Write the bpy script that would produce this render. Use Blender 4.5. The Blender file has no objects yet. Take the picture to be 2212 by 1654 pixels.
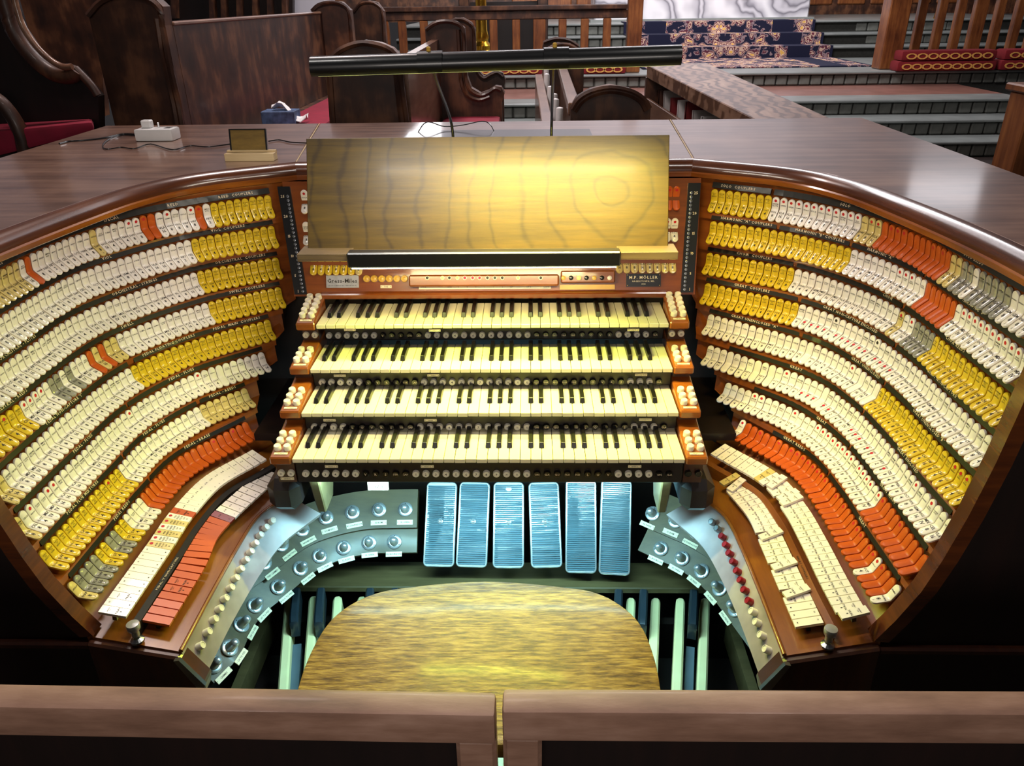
import bpy, bmesh, math, random
from mathutils import Vector, Matrix
random.seed(7)
C = bpy.context.scene.collection
H = 1.69                                   # eye height above the console floor; geometry is written with z relative to the eye
UP = Matrix.Translation((0, 0, H))
pi = math.pi
# ------------------------------------------------------------------ camera, world, lights, exposure
CAMX = Vector((0.99968289, 0.02141777, -0.01324346))
CAMU = Vector((0.00209501, 0.45335692, 0.8913266))
CAMF = Vector((-0.02509424, 0.8910717, -0.45316829))
FPX = 1636.75
cd = bpy.data.cameras.new('camera'); cam = bpy.data.objects.new('camera', cd); C.objects.link(cam)
cd.sensor_width = 36.0; cd.lens = FPX / 2212 * 36.0; cd.clip_start = .01; cd.clip_end = 200
cm = Matrix.Identity(4)
for i in range(3):
    cm[i][0] = CAMX[i]; cm[i][1] = CAMU[i]; cm[i][2] = -CAMF[i]
cm[2][3] = H
cam.matrix_world = cm
bpy.context.scene.camera = cam
vs = bpy.context.scene.view_settings
vs.view_transform = 'Standard'; vs.look = 'None'; vs.gamma = 1; vs.use_curve_mapping = False
vs.exposure = 0.0
w = bpy.data.worlds.new('world'); bpy.context.scene.world = w; w.use_nodes = True
w.node_tree.nodes['Background'].inputs[0].default_value = (.62, .57, .60, 1)
w.node_tree.nodes['Background'].inputs[1].default_value = .045

def area(name, loc, target, sx, sy, energy, color, spread=None):
    l = bpy.data.lights.new(name, 'AREA'); l.shape = 'RECTANGLE'; l.size = sx; l.size_y = sy
    l.energy = energy; l.color = color
    if spread: l.spread = spread
    o = bpy.data.objects.new(name, l); C.objects.link(o)
    d = (Vector(target) - Vector(loc)).normalized()
    zx = -d; xx = Vector((1, 0, 0)); xx = (xx - zx * xx.dot(zx)).normalized(); yx = zx.cross(xx)
    m = Matrix.Identity(4)
    for i in range(3):
        m[i][0] = xx[i]; m[i][1] = yx[i]; m[i][2] = zx[i]; m[i][3] = loc[i]
    o.matrix_world = UP @ m
    return o
X0 = -.0945                                # centre line of the console
area('music_lamp_glow', (.06, 1.478, -.128), (.06, 1.60, -.56), .50, .02, 3.6, (1, .80, .05), math.radians(95))
area('music_lamp_light', (-.06, 1.480, -.128), (-.06, 1.36, -1.1), .66, .03, 6.5, (1, .92, .78))
area('key_lamp_light', (-.10, 1.588, -.5235), (-.10, 1.24, -.9), .56, .016, 14, (.85, 1, .08))
area('pedal_light', (X0, 1.43, -.962), (X0, 1.60, -1.5), .80, .03, 10, (.40, .86, 1))
area('key_lamp_back', (-.10, 1.60, -.5235), (-.10, 1.80, -.66), .56, .016, 1.6, (1, .80, .42))
area('ceiling_light_left', (-.9, .95, 1.5), (-.8, 1.4, -.8), .35, .25, 7.5, (1, .95, .90))
area('ceiling_light_right', (.72, .95, 1.5), (.6, 1.4, -.8), .35, .25, 7.5, (1, .95, .90))
area('room_light', (-.05, -1.3, .12), (-.05, 1.4, -.8), 1.5, .5, 22, (1, .91, .84))
area('chancel_light', (1.0, 7.0, 3.4), (1.0, 8.0, -1.4), 3.0, 1.6, 300, (1, .95, .97))
area('sanctuary_light', (2.6, 11.2, 3.0), (2.6, 12.8, -.6), 3.5, 1.0, 190, (1, .96, .98))
area('wall_fill_light', (1.0, 12.0, 2.0), (1.0, 16.4, 3.2), 8.0, 1.0, 330, (1, .95, .93))  # unseen fill added so the bright wall reflects in the console top
area('side_reflection_light', (4.6, 8.6, 1.30), (.8, 1.5, -.4), .7, .35, 3.0, (.97, .95, 1))  # unseen light added for the highlight on the right of the console top
area('far_reflection_light', (-2.4, 14.5, 1.55), (-.3, 2.4, -.4), 1.5, .5, 24, (1, .97, 1))  # unseen light added for the white band mirrored in the console top
area('choir_light', (-1.2, 3.4, 2.4), (-1.0, 4.4, -1.2), .9, .6, 70, (1, .84, .80))

# ------------------------------------------------------------------ projection helpers: a real point seen at a pixel, on a plane of known depth or height
def ray(x, y):
    return CAMX * ((x - 1106) / FPX) - CAMU * ((y - 827) / FPX) + CAMF
def PY(x, y, Y):
    d = ray(x, y); return d * (Y / d.y)
def PZ(x, y, z):
    d = ray(x, y); return d * (z / d.z)
def PX(x, y, X):
    d = ray(x, y); return d * (X / d.x)

# ------------------------------------------------------------------ materials
def srgb(h):
    if isinstance(h, str):
        h = h.lstrip('#'); c = [int(h[i:i+2], 16) / 255 for i in (0, 2, 4)]
    else: c = [v / 255 for v in h]
    return tuple(((v / 12.92) if v <= .04045 else ((v + .055) / 1.055) ** 2.4) for v in c) + (1,)
def newmat(name):
    m = bpy.data.materials.new(name); m.use_nodes = True
    return m, m.node_tree.nodes, m.node_tree.links, m.node_tree.nodes['Principled BSDF']
def plain(name, col, rough=.5, metal=0, var=.06, scale=40, bump=0, coat=0, spec=.5, emit=None, es=0):
    m, n, l, b = newmat(name)
    c = srgb(col)
    tc = n.new('ShaderNodeTexCoord'); no = n.new('ShaderNodeTexNoise'); no.inputs['Scale'].default_value = scale
    no.inputs['Detail'].default_value = 3
    l.new(tc.outputs['Object'], no.inputs['Vector'])
    cr = n.new('ShaderNodeValToRGB')
    cr.color_ramp.elements[0].position = .3; cr.color_ramp.elements[1].position = .7
    cr.color_ramp.elements[0].color = tuple(v * (1 - var) for v in c[:3]) + (1,)
    cr.color_ramp.elements[1].color = tuple(min(1, v * (1 + var)) for v in c[:3]) + (1,)
    l.new(no.outputs['Fac'], cr.inputs['Fac']); l.new(cr.outputs['Color'], b.inputs['Base Color'])
    b.inputs['Roughness'].default_value = rough; b.inputs['Metallic'].default_value = metal
    b.inputs['Coat Weight'].default_value = coat; b.inputs['Coat Roughness'].default_value = .08
    b.inputs['Specular IOR Level'].default_value = spec
    if bump:
        bp = n.new('ShaderNodeBump'); bp.inputs['Strength'].default_value = bump; bp.inputs['Distance'].default_value = .002
        l.new(no.outputs['Fac'], bp.inputs['Height']); l.new(bp.outputs['Normal'], b.inputs['Normal'])
    if emit:
        b.inputs['Emission Color'].default_value = srgb(emit); b.inputs['Emission Strength'].default_value = es
    return m
def wood(name, dark, mid, light, stretch=(3, 40, 40), rough=.35, bump=.15, coat=.3, blot=1.2, wave=None, pore=0, spec=.5, ramp=(.32, .68), w=(.55, .45), det=6):
    m, n, l, b = newmat(name)
    tc = n.new('ShaderNodeTexCoord'); mp = n.new('ShaderNodeMapping'); mp.inputs['Scale'].default_value = stretch
    l.new(tc.outputs['Object'], mp.inputs['Vector'])
    n1 = n.new('ShaderNodeTexNoise'); n1.inputs['Scale'].default_value = 1; n1.inputs['Detail'].default_value = det
    n1.inputs['Roughness'].default_value = .65
    l.new(mp.outputs['Vector'], n1.inputs['Vector'])
    n2 = n.new('ShaderNodeTexNoise'); n2.inputs['Scale'].default_value = blot * 3; n2.inputs['Detail'].default_value = 3
    l.new(tc.outputs['Object'], n2.inputs['Vector'])
    mx = n.new('ShaderNodeMath'); mx.operation = 'MULTIPLY_ADD'; mx.inputs[1].default_value = w[0]
    ml = n.new('ShaderNodeMath'); ml.operation = 'MULTIPLY'; ml.inputs[1].default_value = w[1]
    l.new(n2.outputs['Fac'], ml.inputs[0]); l.new(n1.outputs['Fac'], mx.inputs[0]); l.new(ml.outputs[0], mx.inputs[2])
    src = mx.outputs[0]
    if wave:
        wv = n.new('ShaderNodeTexWave'); wv.inputs['Scale'].default_value = wave[0]; wv.inputs['Distortion'].default_value = wave[1]
        wv.inputs['Detail'].default_value = 2; wv.inputs['Detail Scale'].default_value = wave[2]; wv.wave_type = 'RINGS' if wave[3] == 'RINGS' else 'BANDS'
        if wave[3] == 'RINGS': wv.rings_direction = 'Y'
        else: wv.bands_direction = wave[3]
        mw = n.new('ShaderNodeMapping'); mw.inputs['Location'].default_value = wave[6] if len(wave) > 6 else (0, 0, 0)
        l.new(tc.outputs['Object'], mw.inputs['Vector']); l.new(mw.outputs['Vector'], wv.inputs['Vector'])
        pw = n.new('ShaderNodeMath'); pw.operation = 'POWER'; pw.inputs[1].default_value = wave[4]
        l.new(wv.outputs['Fac'], pw.inputs[0])
        m2 = n.new('ShaderNodeMath'); m2.operation = 'MULTIPLY_ADD'; m2.inputs[1].default_value = -wave[5]
        l.new(pw.outputs[0], m2.inputs[0]); l.new(src, m2.inputs[2]); src = m2.outputs[0]
    cr = n.new('ShaderNodeValToRGB'); e = cr.color_ramp.elements
    e[0].position = ramp[0]; e[0].color = srgb(dark); e[1].position = ramp[1]; e[1].color = srgb(light)
    k = e.new(.5); k.color = srgb(mid)
    l.new(src, cr.inputs['Fac']); l.new(cr.outputs['Color'], b.inputs['Base Color'])
    b.inputs['Roughness'].default_value = rough; b.inputs['Coat Weight'].default_value = coat; b.inputs['Coat Roughness'].default_value = .12
    b.inputs['Specular IOR Level'].default_value = spec
    bp = n.new('ShaderNodeBump'); bp.inputs['Strength'].default_value = bump; bp.inputs['Distance'].default_value = .004
    l.new(src, bp.inputs['Height']); l.new(bp.outputs['Normal'], b.inputs['Normal'])
    return m
M = {}
M['top'] = wood('dark_top_wood', '#553c32', '#7a5b4c', '#967461', (2, 30, 30), .30, .16, .5, 1.9, ramp=(.36, .64))
M['case'] = wood('case_wood', '#2a120c', '#3d1c10', '#52280f', (30, 30, 3), .4, .1, .3)
M['dark'] = wood('dark_wood', '#0d0504', '#150907', '#1e0d09', (30, 30, 3), .5, .1, .1)  # plain near-black wood of the case front and inner panels
M['jamb'] = wood('jamb_wood', '#6b3310', '#8a4513', '#a35a1c', (4, 4, 50), .38, .1, .35)
M['cornice'] = wood('cornice_wood', '#5e2d12', '#86460f', '#a86418', (5, 5, 60), .22, .05, .8)
M['cornroll'] = wood('cornice_roll_wood', '#341a0e', '#542a12', '#6e3a16', (5, 5, 60), .26, .05, .5)  # cornice wood darkened to stand in for the dark reflection on the roll
M['shelf'] = wood('shelf_wood', '#5a2a10', '#7a4213', '#96601e', (25, 4, 25), .3, .08, .5)
M['oak'] = wood('oak_bench_wood', '#4a340e', '#7d602a', '#a88a46', (26, 200, 20), .42, .9, .06, .5, ramp=(.37, .64), w=(.78, .22), det=3)
M['ply'] = wood('desk_plywood', '#32240a', '#4c3a0b', '#604a0e', (5, 70, 70), .44, .14, .03, 1.2, wave=(5.5, 6.0, 1.2, 'RINGS', 18, .12, (-.27, 0, -.12)))
M['key_block'] = wood('key_block_wood', '#63300f', '#854514', '#9c581c', (6, 60, 60), .3, .05, .5)
M['mahog'] = wood('mahogany', '#602a0c', '#7d3d0f', '#945016', (4, 60, 60), .3, .05, .5)
M['pew'] = wood('pew_wood', '#26130c', '#402315', '#6a432b', (14, 14, 3), .5, .1, .10, 2.2, ramp=(.38, .62), w=(.4, .6))
M['pewrail'] = wood('pew_rail_wood', '#5a3b2c', '#7a5744', '#98745c', (30, 5, 30), .3, .08, .4)
M['rail'] = wood('screen_rail_wood', '#684a3b', '#8c6a58', '#aa8876', (6, 30, 30), .55, .3, .05, 2.5)
M['post'] = wood('post_wood', '#4a2210', '#7a4522', '#9c6232', (35, 35, 4), .4, .15, .2)
M['deskoak'] = wood('bookdesk_oak', '#5c4030', '#96745e', '#bd9b84', (14, 2.6, 14), .35, .2, .3, 1.0, wave=(5, 9, 1.4, 'X', 3, .35))
M['toeboard'] = wood('toe_board_wood', '#43381f', '#57492c', '#695a38', (5, 40, 40), .45, .08, .1)
M['ledge'] = wood('laminated_ledge', '#40321e', '#67553a', '#857250', (3, 3, 260), .5, .25, 0)
M['cream'] = plain('cream_tablet', (240, 231, 220), .28, var=.04, scale=6, coat=.5)
M['gold'] = plain('yellow_tablet', (220, 184, 36), .28, var=.05, scale=8, coat=.5)
M['orange'] = plain('orange_tablet', (190, 82, 18), .42, var=.06, scale=8, coat=.06, spec=.35)
M['grey'] = plain('grey_tablet', (146, 142, 128), .25, var=.05, scale=8, coat=.6)
M['pale'] = plain('pale_yellow_tablet', (214, 190, 118), .26, var=.05, scale=8, coat=.5)
M['red'] = plain('dark_red_tablet', (120, 18, 12), .3, var=.05, coat=.4)
M['ink'] = plain('black_ink', (34, 26, 20), .6, var=.02)
M['reddot'] = plain('red_dot', (190, 16, 34), .45, var=.03)
M['inkw'] = plain('white_lettering', (225, 205, 175), .6, var=.03)
M['strip'] = plain('black_strip', (26, 22, 18), .5, var=.2, scale=30, coat=.03, spec=.25)
M['wkey'] = plain('white_key', (226, 218, 184), .26, var=.03, scale=14, coat=.4)
M['bkey'] = plain('black_key', (13, 11, 9), .35, var=.05, coat=.1)
M['piston'] = plain('white_piston', (228, 222, 205), .3, var=.03, coat=.4)
M['bpiston'] = plain('black_piston', (16, 14, 12), .3, var=.05, coat=.4)
M['rpiston'] = plain('red_piston', (140, 16, 26), .3, var=.05, coat=.4)
M['gpiston'] = plain('gold_piston', (214, 170, 70), .3, var=.05, coat=.4)
M['plate'] = plain('cream_plate', (236, 222, 184), .4, var=.03)
M['black'] = plain('black_metal', (14, 15, 17), .32, var=.05, coat=.3)
M['felt'] = plain('black_void', (6, 5, 5), .9, var=.1)
M['chrome'] = plain('nickel', (196, 198, 200), .28, .7, var=.04, scale=12)
M['steel'] = plain('brushed_steel', (150, 152, 156), .3, 1, var=.1, scale=30)
M['railtop'] = plain('grey_varnished_rail', (150, 138, 136), .34, var=.25, scale=14, coat=.3, bump=.1)
M['rubber'] = plain('ribbed_rubber', (84, 116, 128), .62, var=.08, scale=30, spec=.3)
M['alum'] = plain('polished_aluminium', (205, 210, 212), .25, .7, var=.04)
M['natural'] = plain('pedal_maple', (255, 236, 176), .4, var=.08, scale=12, coat=.2)
M['sharp'] = plain('pedal_ebony', (40, 50, 58), .3, var=.15, scale=12, coat=.4)
M['sharpstick'] = plain('pedal_blue_grey', (88, 104, 116), .5, var=.1, scale=12)
M['velvet'] = plain('red_velvet', (132, 14, 44), .85, var=.15, scale=12, bump=.3)
M['kneel'] = plain('red_kneeler', (116, 8, 20), .85, var=.1, scale=30, bump=.3)
M['goldthread'] = plain('gold_thread', (222, 164, 84), .6, var=.1, scale=60)
M['stone'] = plain('grey_slate_block', (104, 106, 100), .55, var=.28, scale=9, bump=.6)
M['nosing'] = plain('grey_stone_tread', (128, 132, 130), .35, var=.14, scale=5, bump=.15)
M['mortar'] = plain('dark_mortar', (44, 44, 40), .9, var=.2)
M['tile'] = plain('terracotta_tile', (134, 92, 82), .35, var=.16, scale=6)
M['floor'] = plain('dark_floor', (38, 26, 22), .6, var=.2, scale=3)
M['wallstone'] = plain('pale_stone_wall', (196, 192, 200), .8, var=.12, scale=1.5)
M['white'] = plain('white_plastic', (226, 224, 222), .35, var=.02, coat=.2)
M['paper'] = plain('white_paper', (232, 230, 230), .7, var=.04, scale=60, bump=.5)
M['brass'] = plain('brass', (214, 168, 60), .25, 1, var=.1, scale=12)
M['bluebox'] = plain('blue_box', (70, 92, 128), .6, var=.5, scale=30)
M['book_red'] = plain('red_book', (120, 26, 30), .6, var=.1)
M['book_brown'] = plain('brown_book', (74, 40, 26), .6, var=.1)
M['book_grey'] = plain('grey_book', (176, 172, 170), .6, var=.1)
M['frame_pic'] = wood('tooled_picture', '#5e4a24', '#83682f', '#a88b4e', (10, 10, 40), .4, .3, .2)
M['pine'] = wood('pale_pine', '#b79c72', '#d3b98b', '#e2cda2', (4, 60, 60), .5, .1, 0)
M['glow'] = plain('lit_tube', (250, 255, 200), .5, emit='#d8ec9a', es=.5)
M['glow2'] = plain('lit_strip', (255, 255, 255), .5, emit='#f4fbff', es=7)
M['silver'] = plain('silver_plate', (188, 188, 192), .35, .4, var=.15, scale=60)
M['led_red'] = plain('red_lamp', (230, 20, 60), .3, emit='#e01640', es=.6)
M['led_yel'] = plain('yellow_lamp', (240, 220, 90), .3, emit='#f0e080', es=.6)

def marble():
    m, n, l, b = newmat('white_veined_marble')
    tc = n.new('ShaderNodeTexCoord'); wv = n.new('ShaderNodeTexWave'); wv.bands_direction = 'DIAGONAL'
    wv.inputs['Scale'].default_value = .8; wv.inputs['Distortion'].default_value = 9; wv.inputs['Detail'].default_value = 3; wv.inputs['Detail Scale'].default_value = 1.4
    l.new(tc.outputs['Object'], wv.inputs['Vector'])
    cr = n.new('ShaderNodeValToRGB'); e = cr.color_ramp.elements
    e[0].color = srgb('#c4c2ca'); e[1].color = srgb('#dcdbe0'); k = e.new(.12); k.color = srgb('#77757e'); k = e.new(.3); k.color = srgb('#a9a7b0')
    e[0].position = 0
    l.new(wv.outputs['Fac'], cr.inputs['Fac']); l.new(cr.outputs['Color'], b.inputs['Base Color']); b.inputs['Roughness'].default_value = .35
    return m
M['marble'] = marble()
def carpet_mat():
    m, n, l, b = newmat('floral_carpet')
    tc = n.new('ShaderNodeTexCoord'); sp = n.new('ShaderNodeSeparateXYZ'); l.new(tc.outputs['Object'], sp.inputs[0])
    ab = n.new('ShaderNodeMath'); ab.operation = 'ABSOLUTE'; l.new(sp.outputs['X'], ab.inputs[0])
    def win(lo, hi):
        a = n.new('ShaderNodeMath'); a.operation = 'GREATER_THAN'; a.inputs[1].default_value = lo; l.new(ab.outputs[0], a.inputs[0])
        c = n.new('ShaderNodeMath'); c.operation = 'LESS_THAN'; c.inputs[1].default_value = hi; l.new(ab.outputs[0], c.inputs[0])
        d = n.new('ShaderNodeMath'); d.operation = 'MULTIPLY'; l.new(a.outputs[0], d.inputs[0]); l.new(c.outputs[0], d.inputs[1]); return d.outputs[0]
    s = n.new('ShaderNodeMath'); s.operation = 'ADD'; l.new(win(-1, .80), s.inputs[0]); l.new(win(1.12, 1.40), s.inputs[1])
    # mirrored coordinates give the symmetric scrolls
    cb = n.new('ShaderNodeCombineXYZ'); l.new(ab.outputs[0], cb.inputs['X']); l.new(sp.outputs['Y'], cb.inputs['Y']); l.new(sp.outputs['Z'], cb.inputs['Z'])
    v = n.new('ShaderNodeTexVoronoi'); v.inputs['Scale'].default_value = 8.5
    nz = n.new('ShaderNodeTexNoise'); nz.inputs['Scale'].default_value = 7; l.new(cb.outputs[0], nz.inputs['Vector'])
    va = n.new('ShaderNodeVectorMath'); va.operation = 'MULTIPLY_ADD'; va.inputs[1].default_value = (.22, .22, .22); l.new(nz.outputs['Color'], va.inputs[0]); l.new(cb.outputs[0], va.inputs[2]); l.new(va.outputs[0], v.inputs['Vector'])
    cr = n.new('ShaderNodeValToRGB'); cr.color_ramp.interpolation = 'CONSTANT'; e = cr.color_ramp.elements
    e[0].color = srgb('#e0b45c'); e[1].position = .2; e[1].color = srgb('#e0c8b8')
    for p, c in ((.26, '#6c2438'), (.34, '#c8ab98'), (.45, '#5a2438'), (.54, '#8f7a80'), (.62, '#0c1030')): k = e.new(p); k.color = srgb(c)
    l.new(v.outputs['Distance'], cr.inputs['Fac'])
    mx = n.new('ShaderNodeMix'); mx.data_type = 'RGBA'; mx.inputs['A'].default_value = srgb('#0c1030')
    l.new(s.outputs[0], mx.inputs['Factor']); l.new(cr.outputs['Color'], mx.inputs['B']); l.new(mx.outputs['Result'], b.inputs['Base Color'])
    b.inputs['Roughness'].default_value = .95
    return m
M['carpet'] = carpet_mat()

# ------------------------------------------------------------------ glyphs (flat lettering cut as mesh)
_gl = {}
def _txt(s):
    cu = bpy.data.curves.new('t', 'FONT'); cu.body = s; cu.resolution_u = 1; cu.size = 1; cu.offset = .014
    o = bpy.data.objects.new('t', cu); C.objects.link(o)
    dg = bpy.context.evaluated_depsgraph_get(); me = bpy.data.meshes.new_from_object(o.evaluated_get(dg))
    vv = [(v.co.x, v.co.y) for v in me.vertices]; ff = [tuple(p.vertices) for p in me.polygons]
    bpy.data.objects.remove(o); bpy.data.curves.remove(cu); bpy.data.meshes.remove(me)
    return vv, ff
def glyph(ch):
    if ch not in _gl:
        if ch == ' ': _gl[ch] = ([], [], .32)
        else:
            vv, ff = _txt(ch); a = max(v[0] for v in vv) + .07
            _gl[ch] = (vv, ff, a)
    return _gl[ch]
def twidth(s, size, sp=1.0): return sum(glyph(c)[2] for c in s) * size * sp

# ------------------------------------------------------------------ mesh builder
class MB:
    def __init__(s): s.v = []; s.f = []; s.m = []; s.mats = []
    def mi(s, m):
        m = M[m] if isinstance(m, str) else m
        if m not in s.mats: s.mats.append(m)
        return s.mats.index(m)
    def add(s, vs_, fs_, m):
        k = len(s.v); i = s.mi(m); s.v += [tuple(a) for a in vs_]
        for f in fs_: s.f.append(tuple(k + a for a in f)); s.m.append(i)
        return s
    def box(s, x0, x1, y0, y1, z0, z1, m):
        v = [(x, y, z) for z in (z0, z1) for y in (y0, y1) for x in (x0, x1)]
        return s.add(v, [(0, 2, 3, 1), (4, 5, 7, 6), (0, 1, 5, 4), (2, 6, 7, 3), (0, 4, 6, 2), (1, 3, 7, 5)], m)
    def hull8(s, a, b, m):                                    # two quads a (bottom) b (top), same winding
        v = list(a) + list(b)
        return s.add(v, [(3, 2, 1, 0), (4, 5, 6, 7), (0, 1, 5, 4), (1, 2, 6, 5), (2, 3, 7, 6), (3, 0, 4, 7)], m)
    def obox(s, c, ax, ay, az, hx, hy, hz, m):
        c = Vector(c); ax = Vector(ax).normalized() * hx; ay = Vector(ay).normalized() * hy; az = Vector(az).normalized() * hz
        a = [c - ax - ay - az, c + ax - ay - az, c + ax + ay - az, c - ax + ay - az]
        b = [p + 2 * az for p in a]
        return s.hull8(a, b, m)
    def prism(s, poly, d, m):                                 # poly: 3d points, extruded by vector d
        d = Vector(d); n = len(poly); a = [Vector(p) for p in poly]; nr = Vector((0, 0, 0))
        for i in range(n): nr += a[i].cross(a[(i + 1) % n])
        if nr.dot(d) < 0: a.reverse()
        v = a + [p + d for p in a]
        return s.add(v, [tuple(range(n - 1, -1, -1)), tuple(range(n, 2 * n))] + [(i, (i + 1) % n, n + (i + 1) % n, n + i) for i in range(n)], m)
    def grid(s, rows, m, close=False):                        # rows of equal length
        n = len(rows[0]); v = [p for r in rows for p in r]; f = []
        for i in range(len(rows) - 1):
            for j in range(n if close else n - 1):
                a = i * n + j; b = i * n + (j + 1) % n; f.append((a, b, b + n, a + n))
        return s.add(v, f, m)
    def loft(s, rows, m):                                     # closed rings with end caps
        n = len(rows[0]); s.grid(rows, m, True); k = len(s.v) - n * len(rows); i = s.mi(m)
        s.f.append(tuple(k + j for j in range(n - 1, -1, -1))); s.m.append(i)
        s.f.append(tuple(k + n * (len(rows) - 1) + j for j in range(n))); s.m.append(i)
        return s
    def lathe(s, prof, m, F=None, n=14, caps=True):           # prof (r,z) about local z, frame F 4x4
        F = F or Matrix.Identity(4); rows = []
        for r, z in prof: rows.append([F @ Vector((r * math.cos(2 * pi * j / n), r * math.sin(2 * pi * j / n), z)) for j in range(n)])
        return s.loft(rows, m) if caps else s.grid(rows, m, True)
    def tube(s, pts, r, m, n=8):
        pts = [Vector(p) for p in pts]; rows = []; up = Vector((0.0, .1, 1)).normalized()
        for i, p in enumerate(pts):
            t = (pts[min(i + 1, len(pts) - 1)] - pts[max(i - 1, 0)]).normalized()
            a = t.cross(up)
            if a.length < .05: a = t.cross(Vector((1, 0, 0)))
            a.normalize(); b = t.cross(a); rr = r[i] if isinstance(r, (list, tuple)) else r
            rows.append([p + (a * math.cos(2 * pi * j / n) + b * math.sin(2 * pi * j / n)) * rr for j in range(n)])
        return s.loft(rows, m)
    def text(s, st, size, F, m, align='c', sp=1.0, line=1.25, fit=None):
        lines = st.split('\n')
        if fit: size = min(size, fit / max(twidth(q, 1, sp) for q in lines))
        for li, ln in enumerate(lines):
            w_ = twidth(ln, size, sp); x = -w_ / 2 if align == 'c' else 0; y = ((len(lines) - 1) / 2 - li) * size * line - size * .35
            for ch in ln:
                vv, ff, a = glyph(ch)
                if vv: s.add([F @ Vector((x + p[0] * size, y + p[1] * size, 0)) for p in vv], ff, m)
                x += a * size * sp
        return s
    def xf(s, Mx): s.v = [tuple(Mx @ Vector(p)) for p in s.v]; return s
    def merge(s, o, Mx):
        k = len(s.v); s.v += [tuple(Mx @ Vector(p)) for p in o.v]
        for f, mi in zip(o.f, o.m): s.f.append(tuple(k + a for a in f)); s.m.append(s.mi(o.mats[mi]))
        return s
    def mesh(s, name, shift=(0, 0, 0), bevel=0, seg=1, smooth=None):
        me = bpy.data.meshes.new(name)
        me.from_pydata([(a[0] - shift[0], a[1] - shift[1], a[2] - shift[2]) for a in s.v], [], s.f)
        for mm in s.mats: me.materials.append(mm)
        me.polygons.foreach_set('material_index', s.m)
        if bevel:
            bm = bmesh.new(); bm.from_mesh(me); bmesh.ops.remove_doubles(bm, verts=bm.verts, dist=1e-6)
            es = [e for e in bm.edges if len(e.link_faces) == 2 and e.calc_face_angle(0) > .55]
            bmesh.ops.bevel(bm, geom=es, offset=bevel, segments=seg, affect='EDGES', profile=.6, clamp_overlap=True)
            bm.to_mesh(me); bm.free()
        if smooth is not None:
            me.polygons.foreach_set('use_smooth', [True] * len(me.polygons)); me.set_sharp_from_angle(angle=smooth)
        me.update(); return me

WM = {}
def frame(o, x, y, z):
    """4x4 from origin and three axes"""
    m = Matrix.Identity(4)
    for i in range(3): m[i][0] = x[i]; m[i][1] = y[i]; m[i][2] = z[i]; m[i][3] = o[i]
    return m
def tag(o, label=None, cat=None, group=None, kind=None):
    if label: o['label'] = label
    if cat: o['category'] = cat
    if group: o['group'] = group
    if kind: o['kind'] = kind
    return o
def link(name, data, Mw, parent=None):
    """Mw in eye-relative coordinates"""
    o = bpy.data.objects.new(name, data); C.objects.link(o); Mw = UP @ Mw; WM[o.name] = Mw
    if parent: o.parent = parent; o.matrix_basis = WM[parent.name].inverted() @ Mw
    else: o.matrix_basis = Mw
    return o
def thing(name, base, label, cat, group=None, kind=None):
    o = link(name, None, Matrix.Translation(base)); o.empty_display_size = .1
    return tag(o, label, cat, group, kind)
def part(name, mb, parent=None, label=None, **k):
    if parent: sh = (WM[parent.name].translation - Vector((0, 0, H)))
    else:
        xs = [v[0] for v in mb.v]; ys = [v[1] for v in mb.v]; zs = [v[2] for v in mb.v]
        sh = Vector(((min(xs) + max(xs)) / 2, (min(ys) + max(ys)) / 2, min(zs)))
    o = link(name, mb.mesh(name, sh, **k), Matrix.Translation(sh), parent)
    if label: o['label'] = label
    return o
def solid(name, mb, label, cat, group=None, kind=None, **k):
    return tag(part(name, mb, None, **k), label, cat, group, kind)
def inst(name, me, Mw, parent): return link(name, me, Mw, parent)
def cr(pts, n):
    """Catmull-Rom through pts, n samples per span"""
    pts = [Vector(p) for p in pts]; P = [2 * pts[0] - pts[1]] + pts + [2 * pts[-1] - pts[-2]]; out = []
    for i in range(1, len(P) - 2):
        for k in range(n):
            t = k / n
            out.append(.5 * ((2 * P[i]) + (P[i+1] - P[i-1]) * t + (2 * P[i-1] - 5 * P[i] + 4 * P[i+1] - P[i+2]) * t * t + (3 * P[i] - P[i-1] - 3 * P[i+1] + P[i+2]) * t ** 3))
    out.append(pts[-1]); return out
class Curve:
    """plan curve parameterised by tablet index (uniform pitch)"""
    def __init__(s, pts, z):
        i0 = pts[0][0]; P = [Vector((p[1], p[2], 0)) for p in pts]
        s.p = cr(P, 14); s.z = z; s.d = [0]
        for a, b in zip(s.p, s.p[1:]): s.d.append(s.d[-1] + (b - a).length)
        s.pitch = s.d[-1] / (pts[-1][0] - i0); s.i0 = i0
    def at(s, i):
        d = (i - s.i0) * s.pitch
        if d <= 0: t = (s.p[1] - s.p[0]).normalized(); p = s.p[0] + t * d; return p, t
        if d >= s.d[-1]: t = (s.p[-1] - s.p[-8]).normalized(); p = s.p[-1] + t * (d - s.d[-1]); return p, t
        k = max(j for j in range(len(s.d) - 1) if s.d[j] <= d); a, b = s.p[k], s.p[k + 1]
        f = (d - s.d[k]) / max(1e-9, s.d[k+1] - s.d[k])
        t0 = (s.p[min(k+1, len(s.p)-1)] - s.p[max(k-1, 0)]).normalized(); t1 = (s.p[min(k+2, len(s.p)-1)] - s.p[k]).normalized()
        return a.lerp(b, f), t0.lerp(t1, f).normalized()
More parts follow.
